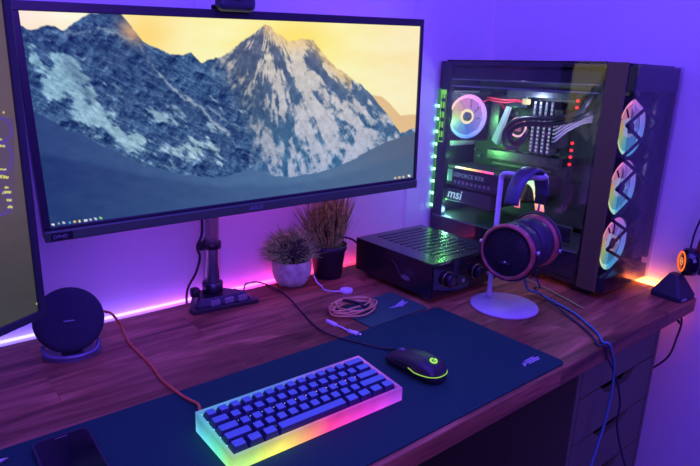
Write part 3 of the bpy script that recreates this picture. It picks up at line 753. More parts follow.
p2 = thing('potted_plant', 'tall spiky grass in a black pot behind the pale one', 'potted plant', (-.677,-.062,0))
MB().lathe([(.034,0),(.036,.002),(.044,.070),(.0475,.074),(.0480,.088),(.0450,.088),(.043,.078),(0,.076)], 40).build('pot', mat('black_pot', (.018,.018,.028), .5), p2)
m = MB()
for i in range(430):
    a = random.uniform(0,2*PI); r0 = random.uniform(0,.034)
    ln = random.uniform(.09,.168); sp_ = random.uniform(.0,.62)**1.1*(.45+r0/.034)
    tip = Vector((math.cos(a)*(r0+ln*math.sin(sp_)), math.sin(a)*(r0+ln*math.sin(sp_))*.62, .078+ln*math.cos(sp_)))
    if tip.y > .055: tip.y = .055
    if tip.x > .088: tip.x = .088
    blade(m, (r0*math.cos(a), r0*math.sin(a), .076), tip, (0,0,-random.uniform(0,.014)*sp_), .0024, 5)
m.build('grass_blades', plant_mat('dry_grass', (.10,.22,.04), (.28,.42,.08), (.60,.55,.16)), p2)

# ---------------------------------------------------------------- amplifier
AX0, AX1, AY0, AY1, AZ0, AZ1 = -.605, -.362, -.356, -.088, .014, .099
am = thing('amplifier', 'black metal headphone amplifier with two knobs beside the computer', 'amplifier', ((AX0+AX1)/2, (AY0+AY1)/2, 0))
hx, hy = (AX1-AX0)/2, (AY1-AY0)/2
M_amp = mat('amp_black_metal', (.03,.028,.032), .22, metal=.3, coat=.3)
MB().box(-hx, hx, -hy, hy, AZ0, AZ1-.002, .0015).build('body', M_amp, am)
# lid with a field of raised bars
m = MB(); m.box(-hx, hx, -hy, hy, AZ1-.0019, AZ1, .0006)
m.build('lid', M_amp, am)
m = MB()
for k in range(11):
    y = hy*.80-k*(hy*1.55/10)
    m.box(-hx*.55, hx*.75, y-.0045, y+.0045, AZ1+.0001, AZ1+.0012, .0004)
m.build('vent_bars', mat('amp_vent', (.05,.05,.055), .25, metal=.5), am)
m = MB().box(-hx+.003, hx-.003, -hy-.004, -hy-.0002, AZ0+.003, AZ1-.004, .001); m.build('front_plate', M_gloss, am)
for (x, z, r) in [(-.068,.053,.0165),(.038,.053,.0165)]:
    k = MB().lathe([(r,0),(r,.014),(r*.94,.016),(r*.2,.0165),(0,.0162)], 36, T(x,-hy-.0042,z) @ RX(PI/2)).build('knob', M_amp, am)
    MB().torus(r*1.12, .0012, T(x,-hy-.0045,z) @ RX(PI/2)).build('knob_ring', mat('bronze', (.65,.42,.25), .3, metal=1), k)
for x in (-.012,.082): MB().lathe([(.0045,0),(.0045,.002),(.003,.0022)], 20, T(x,-hy-.0042,.040) @ RX(PI/2)).build('jack_socket', M_steel, am)
for x in (-hx+.03, hx-.03):
    for y in (-hy+.035, hy-.035): MB().lathe([(.012,0),(.013,.002),(.013,AZ0)], 20, T(x,y,0)).build('foot', M_grey, am)
# pale wave-shaped logo plate on the side
MB().prism([(.0+.011*math.cos(a)*1.35, .006*math.sin(a)) for a in np.linspace(0,2*PI,25)[:-1]], 0, .0008, M=T(-hx-.0001,-.052,.043) @ RZ(-PI/2) @ RX(PI/2)).build('side_badge', mat('badge', (.28,.25,.30), .35, metal=.4), am)
m = MB().tube([(-hx-.0004,-.002,.075),(-hx-.0004,-.018,.066),(-hx-.0004,-.028,.052),(-hx-.0004,-.040,.045)], .0006, 6)
m.build('side_line', mat('badge_line', (.16,.12,.14), .4), am)
tag(MB().tube([(-.588,-.084,.072),(-.600,-.070,.086),(-.618,-.052,.092),(-.632,-.036,.078),(-.622,-.028,.050),(-.600,-.024,.030),(-.606,-.018,.012),(-.612,-.020,.003)], .003, 8).build('power_cable', M_cable),
    'thick black cable curling behind the amplifier near the tall plant', 'cable')

# ---------------------------------------------------------------- puck charger, coiled cable, pouch
wp = thing('watch_charger', 'small white round watch charger puck on a thin white cable', 'charger', (-.711,-.181,0))
MB().lathe([(.0148,0),(.0155,.001),(.0155,.0065),(.0145,.0078),(.012,.0080),(0,.0074)], 36).build('puck', mat('white_puck', (.9,.88,.9), .4), wp)
MB().tube([(-.0145,.004,.004),(-.024,.010,.0035),(-.034,.024,.002),(-.038,.042,.002),(-.030,.060,.0025),(-.034,.074,.010),(-.036,.086,.025)], .0018, 8).build('cord', mat('white_cord', (.85,.82,.88), .45), wp)
pou = thing('pouch', 'flat dark blue cloth pouch with a pale bird mark', 'pouch', (-.71,-.315,0), (0,0,math.radians(2)))
MB().prism(rrect(-.092,.086,-.056,.062,.006), 0, .0035, bevel=.001).build('cloth', mat('pouch_cloth', (.03,.13,.075), .8, noise=.15, nscale=300, bump=.2, bscale=500), pou)
m = MB()
bird = [(-.026,-.006),(-.004,.000),(.012,.012),(.034,.026),(.026,.012),(.036,.008),(.022,.000),(.008,-.010),(.004,-.006),(-.006,-.008)]
m.prism(bird, .0036, .0040, M=T(.035,-.006,0) @ RZ(math.radians(-14)))
m.build('bird_mark', mat('bird_print', (.45,.45,.55), .6), pou)
M_pink = mat('pink_braid', (.95,.42,.18), .6, noise=.3, nscale=900)
cc = thing('coiled_cable', 'pink braided cable lying in loops with pale connectors', 'cable', (-.775,-.283,.0038))
pts = []
for i in range(150):
    t = i/149; a = t*2*PI*7.4+.5
    rx = .059*(.86+.16*math.sin(t*23)); ry = .041*(.80+.2*math.cos(t*17))
    pts.append((rx*math.cos(a)+.008*math.sin(t*11), ry*math.sin(a)+.007*math.cos(t*7), .0024+.0115*t+.0025*math.sin(a*2+t*9)**2))
MB().tube(pts, .0019, 7, sub=2).build('loops', M_pink, cc)
MB().tube([(.010,-.030,.014),(.006,-.012,.019),(-.004,.010,.019),(-.002,.030,.014)], .0035, 8).build('cable_tie', M_black, cc)
cn = thing('cable_adapter', 'short white adapter lead in front of the coiled cable', 'adapter', (0,0,0))
A = Vector((-0.8580,-0.2967,0.0040)); B_ = Vector((-0.8549,-0.3237,0.0040)); C_ = Vector((-0.8529,-0.3609,0.0040)); D_ = Vector((-0.8453,-0.3836,0.0040))
M_lead = mat('lead_white', (.85,.82,.86), .4)
MB().tube([A, A*.6+B_*.4, B_], .0045, 10, sub=1).build('plug', M_lead, cn)
MB().tube([B_, (B_+C_)/2+Vector((.002,.001,0)), C_], .0018, 8).build('lead', M_lead, cn)
MB().tube([C_, C_*.4+D_*.6, D_], .0048, 10, sub=1).build('socket', M_lead, cn)
MB().tube([D_, D_+(D_-C_).normalized()*.008], .0032, 8, sub=0).build('metal_tip', M_steel, cn)

# ---------------------------------------------------------------- headphone stand and headphones
hs = thing('headphone_stand', 'pale metal headphone stand with a round foot', 'headphone stand', (-.466,-.462,0))
M_hs = mat('pale_powder_coat', (.60,.58,.66), .38)
MB().lathe([(.076,0),(.0775,.0012),(.0775,.0045),(.0765,.0058),(0,.0062)], 64).build('foot', M_hs, hs)
ang = math.radians(-80); ux, uy = math.cos(ang), math.sin(ang)
bx, by = .007, .049
MB().lathe([(.0085,.006),(.0085,.018),(.0058,.022),(.0058,.300)], 24, T(bx,by,0)).build('post', M_hs, hs)
MB().tube([(bx,by,.292),(bx+ux*.004,by+uy*.004,.3035),(bx+ux*.018,by+uy*.018,.3065),(bx+ux*.06,by+uy*.06,.307),(bx+ux*.095,by+uy*.095,.3075),(bx+ux*.104,by+uy*.104,.314)], .0058, 12).build('hook', M_hs, hs)

HA = math.radians(8)
hp = thing('headphones', 'large open back headphones with red wood rings on a stand', 'headphones', (-.456,-.484,.1515), (0,0,HA))
# local x from near cup to far cup, z up
M_ring = mat('rosewood_ring', (.50,.13,.10), .35, noise=.3, nscale=60, coat=.3)
M_leather = mat('black_leather', (.035,.038,.06), .5, bump=.3, bscale=260)
M_band = mat('blue_black_leather', (.07,.09,.16), .5, bump=.25, bscale=260)
M_grille = mat('grille', (.02,.02,.028), .5)
def cup(side):
    s = side
    M0 = T(s*.060,0,0) @ RZ(math.radians(-4*s)) @ RY(s*PI/2) 
    root_name = 'ear_cup'
    # local z of the lathe points outwards from the head
    o = MB().lathe([(.046,-.006),(.0575,-.004),(.0610,.002),(.0620,.009),(.0600,.0135),(.0570,.0150),(.0545,.0140),(.0540,.010),(.0540,.008)], 64, M0, cap=False).build('ear_cup', M_ring, hp)
    MB().lathe([(.0540,-.006),(.0540,.0085),(0,.0085)], 48, M0).build('grille_plate', M_grille, o)
    m = MB()
    for k in range(-12, 13):
        y = k*.0042; hwid = math.sqrt(max(0, .0535**2-y*y))
        if hwid > .006: m.box(-.0006+y, .0006+y, -hwid, hwid, .0087, .0105, M=M0)
    m.build('grille_slats', mat('slat_metal', (.09,.09,.12), .35, metal=.6), o)
    MB().torus(.0538, .0012, M0 @ T(0,0,.0125)).build('inner_rim', M_dsteel, o)
    # ear pad
    MB().lathe([(.030,-.007),(.052,-.007),(.0575,-.014),(.0575,-.036),(.054,-.047),(.046,-.0525),(.036,-.052),(.029,-.035)], 48, M0, cap=False).build('ear_pad', M_leather, hp)
    # yoke fork and slider rod
    pts = []
    for k in range(-9, 10):
        a = k*math.radians(98)/9
        pts.append(M0 @ Vector((-.0655*math.cos(a), .0655*math.sin(a), .002)))
    y_ = MB().tube(pts, .0026, 8, sub=2)
    y_.build('yoke', M_dsteel, hp)
    for q in (pts[0], pts[-1]): MB().lathe([(.005,-.003),(.005,.003)], 16, T(*q) @ RX(PI/2)).build('pivot', M_steel, hp)
    top = M0 @ Vector((-.066,0,.002))
    MB().tube([top, top+Vector((s*.005,0,.020)), top+Vector((s*.012,0,.046))], .0026, 8, sub=0).build('slider_rod', M_steel, hp)
    MB().box(-.0055,.0055,-.013,.013,0,.024,.002,M=T(*(top+Vector((s*.006,0,.020)))) @ RY(s*.2)).build('slider_block', M_black, hp)
    # cable plug at the bottom
    bot = M0 @ Vector((.060,-.012,.002))
    MB().tube([bot, bot+Vector((0,-.006,-.026))], .0045, 10, sub=0).build('plug', M_steel if s < 0 else M_black, hp)
    return top, bot
(tn, bn) = cup(-1); (tf, bf) = cup(1)
# head band: padded strap between the sliders
def strap(zc, rx, rz, w, th, mat_, name, w_top=None, a0=8):
    m = MB(); verts = []; n = 30
    for k in range(n+1):
        a = math.radians(a0+(180-2*a0)*k/n); t = math.sin(a)
        ww = w+(w_top-w)*t**2 if w_top else w
        cxp, czp = rx*math.cos(a), zc+rz*math.sin(a)
        nx, nz = math.cos(a)/rx, math.sin(a)/rz; l = math.hypot(nx, nz); nx /= l; nz /= l
        for (dy, dn) in [(-1,-.35),(-.75,-1),(.75,-1),(1,-.35),(1,.35),(.75,1),(-.75,1),(-1,.35)]:
            verts.append((cxp+nx*dn*th, dy*ww, czp+nz*dn*th))
    faces = []
    for k in range(n):
        for j in range(8): faces.append((k*8+j, k*8+(j+1)%8, (k+1)*8+(j+1)%8, (k+1)*8+j))
    faces.append(tuple(range(8))); faces.append(tuple(n*8+j for j in range(8))[::-1])
    m._add(verts, faces, None, 0, True); return m.build(name, mat_, hp)
strap(.097, .076, .080, .012, .0016, M_dsteel, 'spring_band', .015)
strap(.100, .073, .072, .016, .0045, M_band, 'headband_pad', .0195, 4)

M_bcab = mat('blue_braid', (.08,.24,.34), .5, noise=.35, nscale=700, bump=.4, bscale=900)
M_dcab = mat('dark_braid', (.03,.04,.07), .5, noise=.35, nscale=700, bump=.4, bscale=900)
e1 = (-0.3685,-0.5160,0.0040); 
hl = T(-.456,-.484,.1515) @ RZ(HA)
pn = hl @ (bn+Vector((0,-.006,-.028))); pf = hl @ (bf+Vector((0,-.006,-.028)))
m = MB().tube([pn, pn+Vector((.010,-.008,-.018)), (-0.3761,-0.4571,0.0300), (-0.3498,-0.4755,0.0120), (-0.3524,-0.5272,0.0040), (-0.3725,-0.5853,0.0040), (-0.4099,-0.6446,0.0040), (-0.4377,-0.6799,0.0042), (-.4640,-.702,.0042), (-.4585,-.7100,.0036), (-.4550,-.7150,-.003), (-0.4481,-0.7155,-0.0169), (-0.4342,-0.7165,-0.0410), (-0.4254,-0.7175,-0.0687), (-0.4221,-0.7180,-0.1235), (-0.4357,-0.7200,-0.1894), (-0.4582,-0.7220,-0.2399), (-0.4830,-0.7250,-0.2886)], .0028, 10)
tag(m.build('headphone_cable', M_bcab), 'thick blue braided cable from the headphones over the desk edge', 'cable')
m = MB().tube([pf, pf+Vector((.004,-.008,-.02)), (-0.3375,-0.4556,0.0160), (-0.3729,-0.5232,0.0100), (-0.4014,-0.5923,0.0040), (-0.4367,-0.6503,0.0040), (-0.4613,-0.6818,0.0036), (-.4820,-.702,.0034), (-.4750,-.7095,.0030), (-.4700,-.7145,-.004), (-0.4635,-0.7150,-0.0237), (-0.4353,-0.7160,-0.0546), (-0.3929,-0.7165,-0.1106), (-0.3673,-0.7170,-0.1657), (-0.3660,-0.7180,-0.2182), (-0.3256,-0.7200,-0.2987), (-0.2641,-0.7220,-0.3936)], .0022, 10)
tag(m.build('headphone_cable', M_dcab), 'thin dark cable hanging from the desk edge across the drawers', 'cable')
tag(MB().tube([(-0.2621,-0.3767,0.0030), (-0.2819,-0.4526,0.0030), (-0.3062,-0.5257,0.0030), (-0.3276,-0.5821,0.0030)], .0018, 8).build('light_streak', mat('olive_streak', (.42,.55,.12), .5)),
    'thin yellow green streak of reflected light beside the computer case', 'cable')  # streak of reflected light on the desk, modelled as a coloured tube

# ---------------------------------------------------------------- desktop computer
GX, CX1 = -.228, -.014      # glass side, far side
CY0, CY1 = -.560, -.016     # front, back
CB, CT = .016, .547
pc = thing('desktop_computer', 'black glass sided desktop computer with rainbow lit fans', 'computer', (0,0,0))
M_case = mat('case_black', (.02,.021,.028), .4, metal=.3)
m = MB()
m.box(GX+.004, CX1, CY0, CY1, CB, CB+.012, .001)                 # bottom
m.box(GX+.004, CX1, CY0, CY1, CT-.010, CT, .001)                 # top
m.box(CX1-.004, CX1, CY0, CY1, CB+.012, CT-.010)                 # far side
m.box(GX+.004, GX+.020, CY1-.040, CY1, CB+.012, CT-.010, .001)   # rear post
m.box(GX+.004, CX1-.004, CY1-.004, CY1, CB+.012, .30)            # back sheet
m.box(GX+.004, CX1-.004, CY1-.004, CY1, .465, CT-.010)
m.box(GX+.004, CX1-.004, -.512, -.500, CB+.012, .075)
m.box(GX+.004, CX1-.004, -.512, -.500, .50, CT-.010)
m.box(-.066, CX1-.004, -.512, -.500, .075, .50)
m.box(GX+.004, GX+.016, -.514, -.498, CB+.012, CT-.010, .001)
m.build('frame', M_case, pc)
M_tray = mat('tray_black', (.022,.022,.028), .55)
MB().box(-.052, -.048, -.480, CY1-.005, .112, CT-.012).build('motherboard_tray', M_tray, pc)
for x in (GX+.03, CX1-.03):
    for y in (CY0+.05, CY1-.05): MB().box(x-.018, x+.018, y-.025, y+.025, 0, CB, .002).build('foot', M_black, pc)
MB().box(GX-.004, GX-.0002, -.508, CY1, CB+.004, CT-.001, .0008).build('side_glass', M_glass, pc)
# broad plain post between side glass and front
MB().prism([(GX-.005,-.509),(GX-.0005,-.509),(GX-.0005,-.554),(GX-.002,-.556),(GX-.005,-.553)], CB, CT+.002, bevel=.001).build('front_post', mat('post_grey', (.13,.12,.045), .5), pc)
M_fr = mat('front_black', (.018,.019,.026), .3)
m = MB()
m.box(GX, CX1+.002, -.574, -.514, CB, CB+.038, .002)
m.box(GX, CX1+.002, -.574, -.514, CT-.060, CT-.004, .002)
m.box(CX1-.010, CX1+.002, -.574, -.514, CB+.055, CT-.045, .002)
m.build('front_frame', M_fr, pc)
MB().box(-.070, CX1-.010, -.560, -.556, CB+.055, CT-.045).build('front_side_panel', mat('front_satin', (.03,.034,.06), .3), pc)
# X-braced mesh in front of the fans
m = MB(); zc = CB+.055; k = 0
xa, xb = GX+.002, -.070; zc = CB+.038; hcell = (CT-.060-zc)/6
for k in range(6):
    z0, z1 = zc+k*hcell, zc+(k+1)*hcell
    for (p_, q_) in [((xa,z0),(xb,z1)), ((xa,z1),(xb,z0))]:
        a = Vector((p_[0],-.568,p_[1])); b = Vector((q_[0],-.568,q_[1])); m.tube([a, b], .0040, 6, sub=0)
m.build('brace_grille', M_fr, pc)
MB().prism([(GX-.002,-.5745),(GX-.002,-.5785),(CX1+.005,-.5785),(CX1+.005,-.5745)], CB+.004, CT-.002).build('front_glass', M_fglass, pc)
# fans
def wheel(c0_): return c0_
FW = [(0,(1,.70,.10)),(.12,(.60,.85,.30)),(.27,(.08,.60,1)),(.5,(.22,.28,1)),(.64,(.55,.25,1)),(.78,(1,.25,.75)),(.92,(1,.45,.35)),(1,(1,.70,.10))]
def fan(name_cx, cy, cz, R, facing, stops, s, par, hubc, tilt_=0):
    f_ = bpy.data.objects.new('fan', None)
    m = MB()
    hw = R*1.08
    Mt = T(name_cx, cy, cz) @ RX(PI/2)
    # square frame with round hole
    N = 48; verts = []; faces = []
    for z in (-.011, .011):
        for i in range(N):
            a = 2*PI*i/N; verts.append((R*math.cos(a), R*math.sin(a), z))
        for i in range(N):
            a = 2*PI*i/N; k_ = hw/max(abs(math.cos(a)), abs(math.sin(a))); verts.append((k_*math.cos(a), k_*math.sin(a), z))
    for i in range(N):
        j = (i+1) % N
        faces += [(i, j, N+j, N+i), (2*N+i, 3*N+i, 3*N+j, 2*N+j), (i, 2*N+i, 2*N+j, j), (N+i, N+j, 3*N+j, 3*N+i)]
    me_ = MB(); me_._add(verts, faces, None, 0, False)
    fo_ = me_.build('fan', M_case, par, (name_cx, cy, cz), (PI/2, 0, 0))
    for zz in (-.0115, .0115):
        pass
    m = MB(); m.torus(R*.92, R*.085, T(0,0,.004), 56, 10); m.torus(R*.92, R*.085, T(0,0,-.010), 56, 8)
    m.build('light_ring', wheel_emit('fan_ring', stops, s, (.1,.1,.12)), fo_)
    m = MB()
    for b_ in range(9):
        a = 2*PI*b_/9; vs = []
        for k_ in range(5):
            t = k_/4; r_ = R*.30+(R*.86-R*.30)*t; aa = a+.35*t
            w_ = .335
            vs += [(r_*math.cos(aa-w_), r_*math.sin(aa-w_), -.002), (r_*math.cos(aa+w_), r_*math.sin(aa+w_), .002)]
        m._add(vs, [(2*k_,2*k_+1,2*k_+3,2*k_+2) for k_ in range(4)], None, 0, True)
    m.build('blades', wheel_emit('fan_blades', stops, s*.5, (.06,.06,.08)), fo_)
    MB().lathe([(R*.20,-.008),(R*.20,.009),(0,.010)], 30).lathe([(R*.20,-.009),(0,-.0095)], 30).build('hub', M_grey, fo_)
    MB().torus(R*.28, R*.06, T(0,0,.004), 40, 8).torus(R*.28, R*.06, T(0,0,-.006), 40, 8).build('hub_ring', emission('hub_glow', hubc, s*.9), fo_)
    return fo_
for z in (.404,.262,.122):
    fan(-.150,-.535,z,.0670,1,FW,.85,pc,(.35,.4,.8))
FR = [(0,(.75,1,.25)),(.13,(.25,.75,.9)),(.27,(.10,.25,1)),(.5,(.5,.35,1)),(.66,(.8,.3,1)),(.8,(1,.35,.7)),(.93,(1,.7,.3)),(1,(.75,1,.25))]
rf_ = fan(-.158,-.066,.393,.0640,1,FR,1.25,pc,(1,.85,.5)); rf_.rotation_euler = (PI/2,0,math.radians(-20))
# light the strips and fans give off inside the case
def glow(name, loc, col, e, r=.012):
    l = bpy.data.lights.new(name, 'POINT'); l.energy = e; l.color = col; l.shadow_soft_size = r
    o = bpy.data.objects.new(name, l); COL.objects.link(o); o.location = loc; o.parent = pc
for z in (.14,.21,.28,.38,.45): glow('green_strip_light', (-.205,-.050,z), (.22,1,.22), .75)
glow('diode_light', (-.21,-.06,.115), (.3,.6,1), .30)
for z in (.42,.28): glow('fan_light', (-.18,-.46,z), (.5,.45,1), .35)
glow('pump_light', (-.16,-.22,.45), (.6,.75,1), .55)
# green light strip on the rear post
M_green = emission('green_led', (.18,1,.14), 2.0); M_greend = emission('green_led_dots', (.25,1,.35), 14)
MB().box(-.2253,-.2243,-.0230,-.0130,.115,.47).build('strip_tape', emission('green_tape', (.05,.30,.08), .8), pc)
m = MB()
for k in range(9):
    z = .125+k*.037; m.box(-.2266,-.2245,-.0205,-.0155,z-.0035,z+.0035,.0006)
m.build('green_diodes', M_greend, pc)
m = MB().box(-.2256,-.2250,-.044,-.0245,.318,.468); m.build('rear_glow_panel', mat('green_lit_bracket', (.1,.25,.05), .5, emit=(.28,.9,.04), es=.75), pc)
m = MB()
for k in range(5):
    m.box(-.2268,-.2257,-.043,-.028,.322+k*.028,.332+k*.028); 
for k in range(2): m.box(-.2268,-.2257,-.0435+k*.010,-.0410+k*.010,.320,.455)
m.build('rear_vent_grid', M_black, pc)
# power supply shroud
m = MB().box(GX+.006,-.054,-.495,CY1-.006,CB+.013,.100,.002); m.build('power_supply_cover', mat('shroud', (.04,.045,.05), .35), pc)
m = MB().box(GX+.0035,GX+.0055,-.495,CY1-.006,.0945,.0985); m.build('cover_edge', mat('edge_pale', (.20,.26,.22), .3), pc)
MB().box(-.216,-.196,-.046,-.024,.101,.1035,.001).build('diode', emission('blue_white', (.25,.6,1), 5), pc)
# main board with sockets
M_pcb = mat('circuit_board', (.02,.045,.035), .45, noise=.5, nscale=120)
MB().box(-.0478,-.045,-.345,CY1-.012,.150,.475).build('motherboard', M_pcb, pc) if False else MB().box(-.056,-.0525,-.345,CY1-.012,.150,.475).build('motherboard', M_pcb, pc)
m = MB()
random.seed(9)
for k in range(70):
    y = random.uniform(-.335,-.04); z = random.uniform(.26,.465); h_ = random.uniform(.003,.010)
    m.box(-.0565-h_,-.0562,y,y+random.uniform(.004,.014),z,z+random.uniform(.003,.010))
m.build('board_chips', mat('chips', (.12,.13,.14), .4, noise=.7, nscale=60), pc)
m = MB().box(-.095,-.057,-.135,-.085,.335,.455,.003).box(-.085,-.057,-.215,-.085,.425,.460,.003)
m.build('heat_sink', mat('heatsink', (.10,.11,.14), .3, metal=.7), pc)
# cyan lit fin
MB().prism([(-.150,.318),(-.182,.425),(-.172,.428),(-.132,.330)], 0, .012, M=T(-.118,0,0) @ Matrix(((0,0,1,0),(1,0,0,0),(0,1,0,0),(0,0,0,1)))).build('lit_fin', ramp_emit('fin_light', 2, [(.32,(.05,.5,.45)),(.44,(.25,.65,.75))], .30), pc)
m = MB()
for k, dz in enumerate((0,.007,.014)):
    m.tube([(-0.1500,-0.1131,0.4374), (-0.1300,-0.1222,0.4435), (-0.1000,-0.1362,0.4356), (-0.0750,-0.1383,0.4152)], .0028, 6) if k == 0 else m.tube([(-.15,-.128,.438+dz),(-.12,-.165,.432+dz),(-.09,-.19,.440+dz*.5),(-.07,-.21,.43)], .0024, 6)
m.build('red_wires', mat('red_wire', (.7,.05,.08), .4, emit=(1,.05,.12), es=.10), pc)
# sockets, heat spreaders and small lit parts that crowd the board
for nm, bx_, cl, es_ in [('heat_spreader', (-.078,-.057,-.330,-.090,.268,.296), (.13,.14,.16), 0), ('heat_spreader', (-.092,-.057,-.345,-.150,.456,.474), (.10,.11,.13), .0), ('slot', (-.064,-.057,-.300,-.100,.252,.258), (.3,.32,.34), 0), ('lit_logo', (-.0945,-.0925,-.232,-.205,.436,.452), (.6,.5,.2), .5)]:
    MB().box(*bx_, .0015).build(nm, mat(nm+'_metal', cl, .3, metal=.6, noise=.3, nscale=60, emit=cl if es_ else None, es=es_), pc)
m = MB()
for k in range(34):
    y = random.uniform(-.33,-.10); z = random.uniform(.30,.45); m.box(-.0640,-.0575,y,y+.005,z,z+random.uniform(.004,.012),.0008)
m.build('capacitors', mat('capacitor_tops', (.55,.58,.62), .3, metal=.5), pc)
# pump head
pm = MB().lathe([(.031,0),(.031,.026),(.028,.030),(.024,.0305)], 40, T(-.062,-.200,.372) @ RY(-PI/2)).build('pump_head', M_black, pc)
MB().torus(.0255,.0030, T(-.094,-.200,.372) @ RY(-PI/2)).build('pump_ring', emission('pump_light', (1,.55,.65), 1.1), pm)
MB().box(-.0935,-.0925,-.210,-.190,.360,.385,.002).build('pump_display', emission('pump_face', (.7,.25,.5), .5), pm)
# memory sticks
for k in range(4):
    y = -.250-k*.0175
    o = MB().box(-.098,-.057,y-.0042,y+.0042,.305,.448,.0015).build('memory_stick', mat('memory_grey', (.22,.23,.28), .35, metal=.4), pc)
    m = MB()
    for j in range(13): m.box(-.0992,-.0983,y-.0030,y+.0030,.312+j*.0103,.3165+j*.0103)
    m.build('light_dots', emission('memory_dots', (.50,.60,.85), .8), o)
MB().box(-.110,-.058,-.345,-.318,.33,.43,.002).build('power_socket', mat('socket', (.05,.05,.07), .4), pc)
# coolant hoses
M_hose = mat('rubber_hose', (.025,.027,.032), .35)
MB().tube([(-0.1100,-0.2363,0.3505), (-0.1300,-0.2302,0.3254), (-0.1500,-0.2182,0.3195), (-0.1500,-0.1998,0.3314), (-0.1500,-0.1992,0.3624), (-0.1500,-0.2225,0.3897), (-0.1500,-0.2659,0.4042), (-0.1500,-0.3442,0.4107), (-0.1500,-0.4092,0.4311), (-0.1500,-0.4352,0.4721), (-0.1300,-0.4260,0.4960)], .0068, 12).build('hose', M_hose, pc)
MB().tube([(-0.1100,-0.2470,0.3684), (-0.1300,-0.2410,0.3435), (-0.1400,-0.2227,0.3336), (-0.1450,-0.2112,0.3466), (-0.1400,-0.2177,0.3723), (-0.1400,-0.2551,0.3868), (-0.1400,-0.3226,0.3929), (-0.1400,-0.3901,0.4092), (-0.1300,-0.4255,0.4295), (-0.1000,-0.4270,0.4366)], .0068, 12).build('hose', M_hose, pc)
# white sleeved cables
m = MB()
for k in range(6):
    m.tube([(-.110,-.322,.345+k*.010), (-.122,-.338,.350+k*.010), (-.115,-.362,.376+k*.008), (-.085,-.385,.398+k*.006), (-.056,-.395,.402+k*.005)], .0026, 7)
m.build('white_cables', mat('white_sleeve', (.8,.74,.80), .5), pc)
# red diodes in a column
m = MB()
for z in (.455,.438,.345,.326,.308,.288): m.lathe([(.0,0),(.0042,.0),(.0042,.003),(0,.0045)], 14, T(-.085,-.366,z) @ RY(-PI/2))
m.build('red_diodes', emission('red_led', (1,.03,.04), 1.8), pc)
m = MB().box(-.084,-.070,-.374,-.358,.27,.47); m.build('diode_bar', M_black, pc)
# graphics card
gc = MB().box(-.205,-.060,-.330,-.024,.192,.246,.003).build('graphics_card', mat('card_shell', (.045,.05,.055), .35, metal=.4), pc)
m = MB()
for k in range(10):
    y = -.05-k*.028; m.prism([(y,-.200),(y-.006,-.200),(y-.026,-.075),(y-.020,-.075)], .2462, .2474, M=Matrix(((0,1,0,0),(1,0,0,0),(0,0,1,0),(0,0,0,1))))
m.build('backplate_lines', mat('backplate', (.12,.13,.13), .3, metal=.5), gc)
MB().box(-.207,-.203,-.215,-.082,.2465,.2520,.001).build('rainbow_bar', ramp_emit('bar_light', 1, [(-.215,(1,.03,.25)),(-.18,(1,.08,.04)),(-.13,(1,.7,.05)),(-.09,(1,1,.7)),(-.082,(1,1,1))], 1.8), gc)
YZ = Matrix(((0,0,-1,0),(-1,0,0,0),(0,1,0,0),(0,0,0,1)))    # text running towards -y, facing -x
M_gtxt = mat('card_print', (.45,.55,.50), .4, emit=(.35,.7,.5), es=.16)
M_gtx2 = mat('card_print_white', (.75,.85,.8), .4, emit=(.6,.95,.75), es=.45)
text_mesh('card_lettering', 'GEFORCE RTX', .0170, T(-.2056,-.075,.2215) @ YZ, M_gtxt, gc)
MB().box(-.2058,-.2052,-.072,-.030,.205,.240).build('card_badge', mat('badge_green', (.2,.45,.3), .4, emit=(.25,.7,.4), es=.22), gc)
m = MB()
for k in range(9): m.box(-.2062,-.2054,-.088-k*.0150,-.080-k*.0150,.2015,.2105,.001)
m.build('card_fins', mat('card_fin', (.40,.34,.38), .4, metal=.4), gc)
sp_ = MB().box(-.205,-.075,-.215,-.022,.146,.184,.002).build('card_bracket', mat('bracket', (.05,.065,.065), .3, metal=.4), pc)
text_mesh('bracket_lettering', 'msi', .0390, T(-.2054,-.058,.1555) @ YZ, M_gtx2, sp_, bold=.0004, shear=.2)
MB().box(-.2056,-.2051,-.046,-.026,.1465,.1835).build('bracket_badge', mat('badge_green2', (.3,.5,.4), .4, emit=(.4,.8,.55), es=.3), sp_)
# translucent lit power leads arching out of the card
M_lead_l = ramp_emit('lit_leads', 2, [(.172,(1,.14,.20)),(.190,(1,.42,.12)),(.215,(1,.78,.15)),(.25,(.55,1,.35))], 1.1)
m = MB()
for k in range(6):
    o_ = k*.0045
    m.tube([(-.207,-.296-o_*.6,.172),(-.212,-.293-o_*.8,.205),(-.212,-.300-o_,.232+o_*.3),(-.212,-.324-o_,.244+o_*.3),(-.212,-.346-o_,.232+o_*.2),(-.211,-.356-o_,.200),(-.208,-.360-o_,.176)], .0019, 7)
m.build('lit_power_leads', M_lead_l, pc)
MB().box(-.20,-.19,-.46,-.33,.108,.150,.004).build('drive', M_tray, pc)
MB().lathe([(0,0),(.040,0),(.042,.012),(0,.014)], 30, T(-.215,-.43,.102)).build('cable_grommet', M_black, pc) if False else None
# rails along the top edge inside
m = MB().box(-.219,-.216,-.49,-.030,.478,.482).box(-.219,-.216,-.49,-.030,.497,.4995); m.build('top_rails', mat('rail', (.22,.28,.30), .3, metal=.5), pc)
MB().box(-.215,-.056,-.49,-.030,.500,.530,.002).build('radiator', mat('radiator', (.018,.018,.025), .6), pc)
MB().box(GX+.004,CX1,-.50,CY1-.02,CT+.0003,CT+.004,.001).build('top_panel', M_gloss, pc)

def rebase(root, c, S=(1,1,1)):
    c = Vector(c); root.scale = S
    root.location = Vector(root.location)+Vector([c[i]*S[i] for i in range(3)])
    for ch in root.children: ch.location = Vector(ch.location)-c
pc.location = (.0006,.0125,0)
rebase(pc, (-.121,-.288,0), (1.037,1.029,1.012))
rebase(cn, tuple(B_))
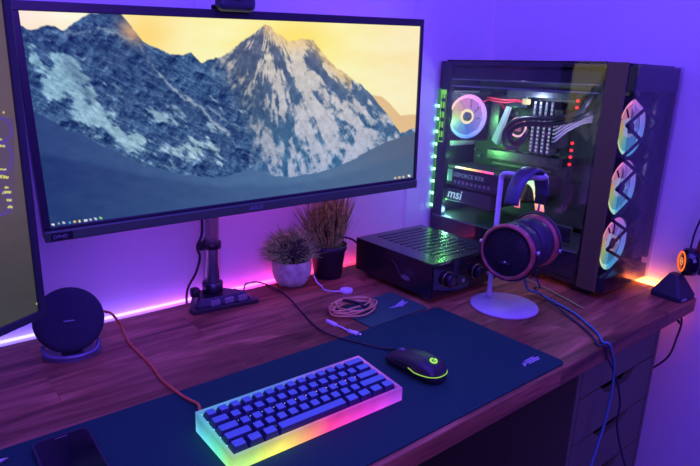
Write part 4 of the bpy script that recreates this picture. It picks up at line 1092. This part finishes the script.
# ---------------------------------------------------------------- gaming headset on its pyramid stand
hst = thing('headset_stand', 'dark pyramid shaped headset base at the right desk corner', 'stand', (-.054,-.668,0), (0,0,math.radians(-6)))
a = rrect(-.038,.038,-.038,.038,.009,3); b = rrect(-.013,.013,-.012,.012,.005,3)
M_pyr = mat('pyramid_plastic', (.028,.03,.042), .45)
MB().prism(a, 0, .012, bevel=.001).prism(a, .012, .060, top=b).build('base', M_pyr, hst)
MB().box(-.028,-.008,-.0392,-.0380,.004,.009,.0002).build('pale_label', mat('label_pale', (.45,.45,.5), .5), hst)
hd = thing('headset', 'black headset with a glowing orange ear ring on the pyramid base', 'headset', (-.045,-.686,.094), (0,0,math.radians(-141)))
# local -x faces the room, the band rises to the right
MB().lathe([(0,-.014),(.027,-.014),(.034,-.008),(.035,.010),(.032,.018),(0,.019)], 40, RX(-PI/2)).build('ear_cup', M_gloss, hd)
MB().torus(.0235,.0022, T(0,-.0145,0) @ RX(PI/2)).build('glow_ring', emission('orange_ring', (1,.16,.03), 1.3), hd)
m = MB().torus(.0085,.0011, T(0,-.0145,0) @ RX(PI/2), 24, 6); m.box(-.004,.004,-.0155,-.0141,-.001,.001)
m.build('cup_emblem', emission('emblem_orange', (1,.3,.12), 1.0), hd)
MB().torus(.022,.009, T(0,.026,0) @ RX(PI/2), 40, 12).build('ear_pad', M_leather, hd)
for nm, r0, pts, mt in [('outer_band', .0022, [(-.006,.002,.034),(.000,.004,.085),(.018,.018,.16),(.058,.056,.27)], M_black),
                        ('band', .0075, [(.012,.014,.026),(.020,.020,.085),(.040,.034,.16),(.080,.070,.27)], mat('band_red', (.20,.03,.03), .5)),
                        ('inner_band', .0050, [(.024,.026,.022),(.034,.034,.085),(.052,.050,.15),(.092,.086,.25)], M_black)]:
    MB().tube(pts, r0, 10).build(nm, mt, hd)
tag(MB().tube([(-.045,-.69,-.040),(-.050,-.700,-.060),(-.055,-.698,-.10),(-.078,-.694,-.15),(-.094,-.66,-.20)], .0025, 8).tube([(-.03,-.66,-.045),(-.052,-.695,-.062),(-.066,-.70,-.055),(-.078,-.69,-.042)], .003, 8).build('hanging_cable', M_cable),
    'black cable hanging under the right desk corner beside the drawers', 'cable')
